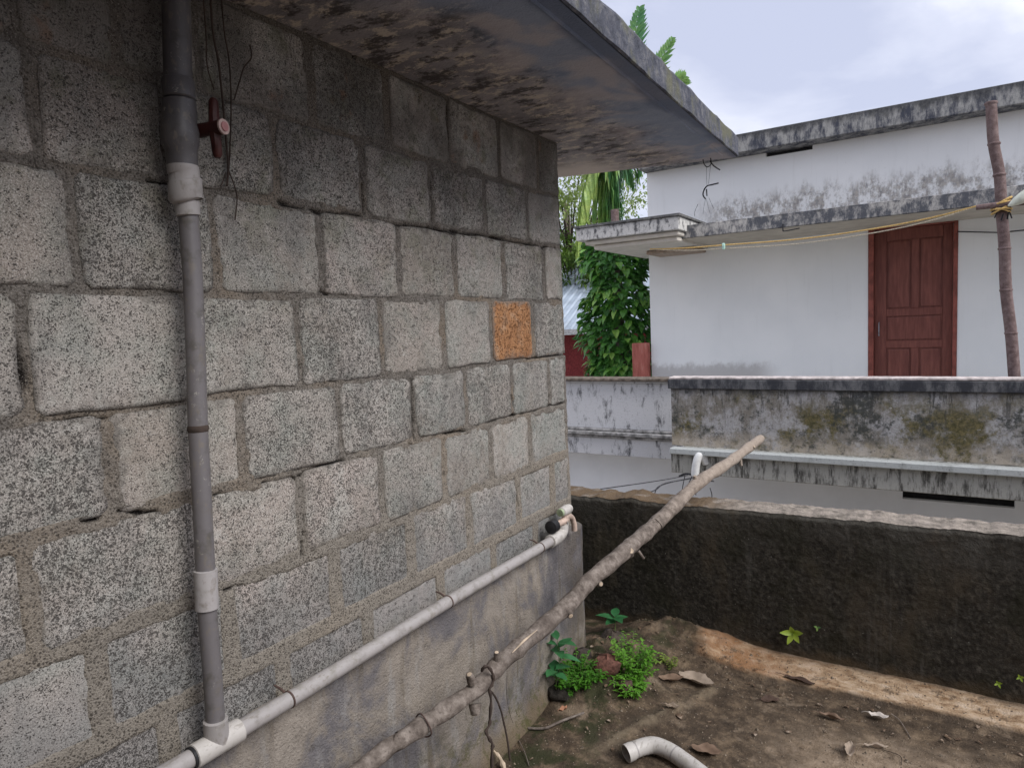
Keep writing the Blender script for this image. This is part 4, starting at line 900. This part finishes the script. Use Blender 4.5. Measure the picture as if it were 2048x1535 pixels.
# drain spout through the fascia
Dp = lambda a, b, y=PY-.03: ony(a, b, y)
dn = MB().tube(smoothpts([Dp(1412, 925, PY+.02), Dp(1402, 909, PY-.03), Dp(1396, 915, PY-.05), Dp(1392, 930, PY-.055), Dp(1390, 950, PY-.05)], 5), .036, 16).build('drain_spout', plain('white_spout', (.80, .80, .78), .5, var=.1), nh, True)
cw = lambda l, y=PY-.06: [ony(a, b, y) for a, b in l]
def tow(px, py): return ony(px, py, DY+.10)
def cable(l, y0, y1): n_ = len(l); return [ony(a, b, y0+(y1-y0)*i/(n_-1)) for i, (a, b) in enumerate(l)]
wire_obj('cable_bundle', [cw([(1358, 952), (1372, 947), (1390, 950), (1402, 953)]), cable([(1375, 950), (1340, 957), (1290, 965), (1240, 972), (1170, 982)], PY-.08, 3.2), cable([(1398, 952), (1375, 958), (1330, 966), (1310, 980), (1275, 990)], PY-.08, 3.2),
    cable([(1385, 955), (1350, 962), (1318, 972), (1310, 985), (1309, 996)], PY-.08, 3.2), cw([(1370, 950), (1365, 975), (1364, 996)]), cw([(1384, 952), (1376, 970), (1374, 984)]), cw([(1390, 950), (1388, 965), (1392, 990)]), cw([(1420, 975), (1424, 990), (1422, 1008)]), cw([(1398, 955), (1412, 960), (1428, 962)])],
    [.010, .0035, .0035, .004, .004, .004, .004, .004, .005], 'cord', 'dark cables spreading from the white drain spout across the wall below', 'cable')
# ------------------------------------------------------------------ bamboo post, clothes line on the balcony
BY = 6.4
bp = [(1982, 205), (1987, 285), (1999, 350), (2003, 420), (2009, 495), (2012, 580), (2022, 665), (2029, 755)]
bps = [ony(a, b, BY) for a, b in bp]; dlt = (bps[-1] - bps[-2]); foot = bps[-1] + dlt*((bps[-1][2]-.31)/max(.01, -dlt[2]))
bps.append(foot)
bam = empty('bamboo_post', tuple(foot), 'upright bamboo pole lashed with rope, standing behind the stained parapet', 'pole')
q = smoothpts(bps, 6); MB().tube(q, [.037 + .004*t/len(q) for t in range(len(q))], 14).build('culm', M['bamboo'], bam, True)
for (a, b) in [(1982, 207), (1988, 288), (1999, 350), (2009, 497), (2012, 580), (2022, 666)]:
    c = Vector(ony(a, b, BY)); MB().tube([c+Vector((0, 0, .012)), c+Vector((0, 0, .004)), c-Vector((0, 0, .004)), c-Vector((0, 0, .012))], [.038, .044, .044, .038], 14).build('node_ring', M['bamboo'], bam, True)
crossb = MB().tube([ony(1952, 415, BY-.06), ony(1985, 411, BY-.06), ony(2048, 404, BY-.06), ony(2200, 385, BY-.06)], [.020, .022, .024, .025], 12).build('cross_stick', M['bamboo'], None, True)
tag(crossb, 'short brown stick tied across the bamboo pole at the clothes line', 'stick')
ls = empty('rope_lashing', tuple(ony(2000, 412, BY)), 'yellow and dark rope wound where stick and bamboo cross', 'rope'); rr = random.Random(4)
c = Vector(ony(2002, 412, BY))
for i in range(11):
    tilt = rr.uniform(-.8, .8); z0 = rr.uniform(-.035, .035); rx = rr.uniform(.050, .066)
    pts = [c + Vector((rx*math.cos(a), rx*math.sin(a)-.02, z0 + tilt*rx*math.cos(a)*.8)) for a in [2*math.pi*j/16 for j in range(17)]]
    MB().tube(pts, .007, 6, False).build('rope_turn', M['rope' if i % 3 else 'cord'], ls, True)
for i in range(5):
    cc = c + Vector((rr.uniform(-.06, .06), -.05, rr.uniform(-.09, -.03))); MB().tube([cc, cc + Vector((rr.uniform(-.02, .02), 0, -.05))], .005, 5).build('rope_end', M['cord'], ls, True)
tb_ = MB().tube([ony(2016, 412, BY-.12), ony(2030, 404, BY-.12), ony(2048, 394, BY-.12), ony(2120, 350, BY-.12)], [.006, .030, .045, .05], 14).build('cloth_roll', plain('pale_cloth', (.66, .68, .58), .8, var=.3, sc=12), None, True); tag(tb_, 'pale green-white roll jutting in from the right at the lashing', 'roll')
lp = [(1958, 411, BY-.05), (1860, 436, 6.6), (1750, 457, 6.8), (1600, 478, 7.0), (1447, 490, 7.15), (1370, 496, 7.25), (1300, 498, 7.35)]
l1 = smoothpts([ony(a, b, y) for a, b, y in lp], 4); l2 = smoothpts([ony(a, b + 9*math.sin(math.pi*(1958-a)/658*1.0)**.6 if 1300 < a < 1950 else b, y) for a, b, y in lp], 4)
cl = empty('clothes_line', tuple(l1[0]), 'yellow double clothes line strung from the bamboo pole to the house corner', 'clothes line')
MB().tube(l1, .0075, 6).build('line', M['rope'], cl, True); MB().tube(l2, .0055, 6).build('line', M['ropepale'], cl, True)
pg = ony(1447, 492, 7.13); pgo = MB().box((pg[0]-.014, pg[1]-.012, pg[2]-.035), (pg[0]+.016, pg[1]+.012, pg[2]+.03), .006).build('clothes_peg', plain('mint_plastic', (.45, .68, .58), .5)); tag(pgo, 'mint green clothes peg clipped on the yellow line', 'clothes peg')
hk = Vector(ony(1566, 460, CYF-.01)); hk2 = MB().tube(smoothpts([hk + Vector((0, 0, .06)), hk, hk + Vector((.01, 0, -.012)), hk + Vector((.09, -.01, -.008)), hk+Vector((.16, -.01, 0))], 3), .006, 6).build('hook', M['cord'], nh, True)
wr = MB().tube([ony(1915, 463, WY-.02), ony(2000, 465, WY-.03), ony(2100, 455, WY-.03)], .006, 5).build('thin_cable', M['cord'], nh, True)

# ------------------------------------------------------------------ tin-roofed house, red post
th = empty('tin_roof_house', (-7, 13, -2.7), 'low house with a blue-grey ribbed tin roof and dark red wall, behind the climber', 'house')
tin = plain('blue_grey_tin', (.36, .42, .50), .4, .5, var=.18, sc=3, bump=.004)
EY = 13.0; ez = 1.39; pitch = math.tan(math.radians(30))
pl0 = np.array([0, EY, ez]); nrm = np.array([0, -pitch, 1.])
def onroof(px, py):
    r = ray(px, py); o = np.array([0, 0, EYE]); t = (pl0-o).dot(nrm)/r.dot(nrm); return o + r*t
vA = onroof(1130, 556); vB = onroof(1190, 507); vC = onroof(1182, 660)
xs0 = -9.5; xs1 = -3.4
# verge line through vA, vB on the roof plane; ridge where it reaches 4.2 m along the slope
dv = (vB[:2]-vA[:2]); tE = (EY-vA[1])/dv[1]; vE = vA[:2] + dv*tE
ridgeY = EY + 4.6; tR = (ridgeY-vA[1])/dv[1]; vR = vA[:2] + dv*tR
tin_sheet = MB(); ribs_x = np.arange(xs0, 6.0, .30); thk = .03
def zr(y): return ez + (y-EY)*pitch
poly = []
W0 = min(vE[0], vR[0])
def verge_x(y): return vE[0] + (vR[0]-vE[0])*(y-EY)/(ridgeY-EY)
mb = MB(); xr = 6.0
mb.add([(vE[0], EY, ez), (xr, EY, ez), (xr, ridgeY, zr(ridgeY)), (vR[0], ridgeY, zr(ridgeY))], [(0, 1, 2, 3)])
mb.add([(vE[0], EY, ez-thk), (xr, EY, ez-thk), (xr, ridgeY, zr(ridgeY)-thk), (vR[0], ridgeY, zr(ridgeY)-thk)], [(3, 2, 1, 0)])
rf = mb.build('tin_roof', tin, th)
for i in range(40):
    x = vE[0] + .02 + i*.21
    if x > xr: break
    # a rib starts at the eave and is cut by the hip
    if vR[0] > vE[0]: ye = min(ridgeY, EY + (x-vE[0])/max(1e-6, (vR[0]-vE[0]))*(ridgeY-EY)) if x < vR[0] else ridgeY
    else: ye = ridgeY
    if ye - EY < .05: continue
    MB().add([(x-.035, EY-.02, ez), (x, EY-.02, ez+.045), (x+.035, EY-.02, ez), (x-.035, ye, zr(ye)), (x, ye, zr(ye)+.045), (x+.035, ye, zr(ye))], [(0, 1, 4, 3), (1, 2, 5, 4), (0, 2, 1), (3, 4, 5)]).build('roof_rib', tin, rf)
# far side of the hip falls away to the left
MB().add([(vE[0], EY, ez), (vR[0], ridgeY, zr(ridgeY)), (vE[0]-3.0, ridgeY, ez-.6)], [(0, 1, 2)]).build('hip_side', tin, th)
hip = MB().tube([(vE[0], EY-.03, ez+.03), (vR[0], ridgeY, zr(ridgeY)+.03)], .07, 8).build('hip_cap', tin, th, True)
MB().box((vE[0]-.02, EY-.05, ez-.10), (xr, EY-.02, ez+.02)).build('eave_board', plain('pale_fascia', (.5, .5, .5), .7), th)
MB().box((vE[0]+.3, EY+.55, -2.7), (5.5, EY+.75, 1.3)).build('wall', plain('dark_red_wall', (.22, .035, .035), .8), th)
rp = MB().box((-3.44, 8.32, -2.7), (-3.22, 8.42, 1.225), .01).build('red_board', None); rpm = N('rusty_red_board', .7); g = rpm.noise(9, 5, .65, st=(2, 1, .4)); rpm.col(rpm.ramp(g, (.3, (.26, .07, .05)), (.55, (.42, .13, .10)), (.75, (.50, .24, .19)))); rp.data.materials.append(rpm.m)
tag(rp, 'faded red board standing upright against the white house corner', 'board')

# ------------------------------------------------------------------ climber on its post
cr_ = empty('climber', (-4.12, 9.5, -2.7), 'dense column of glossy green climbing pepper leaves beside the white house', 'climbing plant')
MB().tube([(-4.12, 9.5, -2.7), (-4.10, 9.5, .5), (-4.14, 9.5, 3.2)], [.10, .09, .06], 10).build('support_trunk', M['bamboo'], cr_, True)
base_leaves = []
for i in range(6):
    v, f = leaf_pts((0, 0, 0), (0, 0, -1), (0, 1, .2), .15, .10, .25 + .08*i, 4); base_leaves.append(MB().add(v, f).mesh('leaf')); base_leaves[-1].materials.append(G['vine'].m)
def vine_pos(rr):
    z = rr.uniform(.3, 2.95); a = rr.uniform(0, 2*math.pi); R = (.50 - .10*max(0, z-1.6) + .09*math.sin(z*5+a*2) + .06*math.sin(z*11))*rr.uniform(.72, 1.05)
    return -4.12 + R*math.cos(a), 9.5 + R*.8*math.sin(a), z, a
rr = random.Random(77); mass = MB(); cnt = 0
for i in range(4200):
    x, y, z, a = vine_pos(rr)
    out = Vector((math.cos(a), math.sin(a), 0)); d = (out*rr.uniform(.5, 1.1) + Vector((rr.uniform(-.6, .6), rr.uniform(-.4, .4), rr.uniform(-.75, .25)))).normalized()
    if cnt < 290 and math.sin(a) < .1 and z > .75 and (x+4.12)**2/.2 + ((y-9.5)**2)/.16 > .60:
        o = bpy.data.objects.new('leaf', base_leaves[cnt % 6]); COL.objects.link(o); o.parent = cr_
        o.location = Vector((x, y, z)) - Vector(cr_.location) + out*.04; o.rotation_euler = d.to_track_quat('-Z', 'Y').to_euler(); s_ = rr.uniform(.75, 1.25); o.scale = (s_, s_, s_); cnt += 1
    else:
        v, f = leaf_pts((x, y, z), d, out + Vector((0, 0, .5)), rr.uniform(.10, .17), rr.uniform(.06, .10), .3, 2); mass.add(v, f)
o = mass.build('foliage', G['vine'], cr_); o['kind'] = 'stuff'
# ------------------------------------------------------------------ areca palm
pb = Vector((-4.86, 11.0, -2.7)); pal = empty('areca_palm', pb, 'slender areca palm with drooping fronds rising behind the slab', 'palm tree')
crown = Vector((-4.80, 11.0, 4.25))
tr = MB().tube([pb, pb + Vector((.05, 0, 3)), Vector((-4.85, 11, 3.4))], [.14, .12, .115], 14).build('trunk', mat_bark('palm_trunk', (.22, .13, .08), (.40, .26, .16), (.50, .36, .24)), pal, True)
MB().tube([Vector((-4.85, 11, 3.4)), Vector((-4.82, 11, 3.9)), crown], [.12, .14, .07], 12).build('crownshaft', plain('crownshaft_dark', (.07, .075, .075), .6), pal, True)
def frond(ang, up, ln, droop, lw=.42, ll=.5, seed=0, hang=.5, width=.075, face=False, hr=.55):
    rr = random.Random(seed); d = Vector((math.cos(ang), math.sin(ang), 0)); pts = []
    for i in range(15):
        u = i/14; pts.append(crown + d*ln*(math.sin(u*up[1])*(.9 if face else hr)) * 1.0 + Vector((0, 0, ln*(up[0]*u - droop*u*u*1.0))))
    mb = MB(); q = pts; mb.tube(q, [.022*(1-.8*i/14) for i in range(15)], 6)
    K = 26 if face else 34
    for k in range(K):
        u = .12 + .88*k/(K-1); i = min(13, int(u*14)); p = pts[i].lerp(pts[i+1], u*14-i); t = (pts[i+1]-pts[i]).normalized(); sd = t.cross(Vector((.3, 1, 0)) if face else Vector((0, 0, 1))); sd = sd.normalized() if sd.length > .05 else Vector((1, 0, 0))
        L_ = ll*(math.sin(math.pi*min(1, u*.85+.12))**.6)*rr.uniform(.85, 1.1)
        for sg in (1, -1):
            dd = (sd*sg*(.75 if face else .6) + t*.9 + Vector((0, 0, rr.uniform(-.1, .15)))).normalized(); v, f = leaf_pts(p, dd, (.3, -1, 0) if face else (0, 0, 1), L_, width*rr.uniform(.9, 1.3), hang*rr.uniform(.7, 1.3), 4); mb.add(v, f)
    mb.build('frond', G['palm'], pal, False)
frond(.1, (1.22, .28), 2.15, .10, seed=1, hang=.05, ll=.50, width=.065, face=True); frond(.05, (1.1, .62), 2.05, .22, seed=2, hang=.12, ll=.36, width=.05, face=True); frond(-.1, (1.05, 1.0), 1.75, .42, seed=12, hang=.2, ll=.4, width=.05, face=True)
frond(-1.4, (.9, 1.2), 1.5, 1.6, seed=3, hang=.7, hr=.26); frond(-1.9, (.6, 1.1), 1.5, 1.7, seed=4, hang=.8, ll=.6, hr=.26); frond(-.9, (.75, 1.3), 1.5, 1.75, seed=5, hang=.8, hr=.26); frond(-1.55, (.55, .9), 1.45, 1.5, seed=11, hang=.9, ll=.6, hr=.26)
frond(1.6, (.9, 1.2), 2.0, 1.0, seed=6); frond(2.6, (.9, 1.2), 1.9, 1.1, seed=7, hr=.3); frond(3.6, (.7, 1.2), 1.5, 1.3, seed=8, hr=.25); frond(.7, (.8, 1.3), 1.7, .9, seed=9); frond(4.3, (.5, 1.3), 1.6, 1.5, seed=10, hang=.8)
# ------------------------------------------------------------------ trees behind
def tree(name, x, y, h, rad, label, mat, n=2600, leaf=.16, seed=0, zc=None, gap=.0, cat='tree', zr_=1.):
    rr = random.Random(seed); b = Vector((x, y, -2.7)); e = empty(name, b, label, cat, 'trees behind the tin-roofed house'); top = h
    clusters = []; br = MB()
    br_t = MB().tube([b, b + Vector((.1, 0, (top+2.7)*.4)), b + Vector((-.1, .1, (top+2.7)*.75))], [.22, .16, .07], 9); br_t.build('trunk', M['branch'], e, True)
    for i in range(26):
        a = rr.uniform(0, 6.28); ph = rr.uniform(-1, 1); R = rad*rr.uniform(.35, 1); c = Vector((x + R*math.cos(a)*math.sqrt(1-ph*ph), y + R*math.sin(a)*math.sqrt(1-ph*ph), (zc if zc is not None else h-rad) + R*ph*zr_)); clusters.append(c)
        s0 = b + Vector((0, 0, (top+2.7)*rr.uniform(.45, .7))); br.tube([s0, (s0+c)/2 + Vector((0, 0, .15)), c], [.03, .02, .008], 5, False)
    br.build('limbs', M['vine'], e, True); lv = MB()
    for i in range(n):
        c = rr.choice(clusters); r_ = rad*.30*rr.random()**.5; a = rr.uniform(0, 6.28); ph = rr.uniform(-1, 1)
        p = c + Vector((r_*math.cos(a), r_*math.sin(a), r_*ph*.8)); d = Vector((rr.uniform(-1, 1), rr.uniform(-1, 1), rr.uniform(-1, .4))).normalized()
        v, f = leaf_pts(p, d, (0, 0, 1), leaf*rr.uniform(.6, 1.3), leaf*.45*rr.uniform(.7, 1.3), .2, 1 if False else 2); lv.add(v, f)
    o = lv.build('crown', G[mat], e); o['kind'] = 'stuff'; return e
tree('leafy_tree', -8.3, 16.0, 7.2, 1.9, 'tall loose tree with light green leaves letting the sky through', 'tree', 6500, .13, 1, 4.4)
tree('shrubby_tree', -7.9, 15.4, 3.9, 1.3, 'dense olive green bush behind the tin roof', 'olive', 3600, .15, 2, 2.7, cat='bush')
tree('leafy_tree', -12.5, 21.0, 6.0, 2.6, 'dark broad tree farther back on the left', 'olive', 3000, .22, 3, 3.2)
tree('leafy_tree', -14.5, 34.0, 4.5, 3.4, 'distant round tree low on the skyline beyond the palm', 'tree', 3000, .3, 5, 1.5)
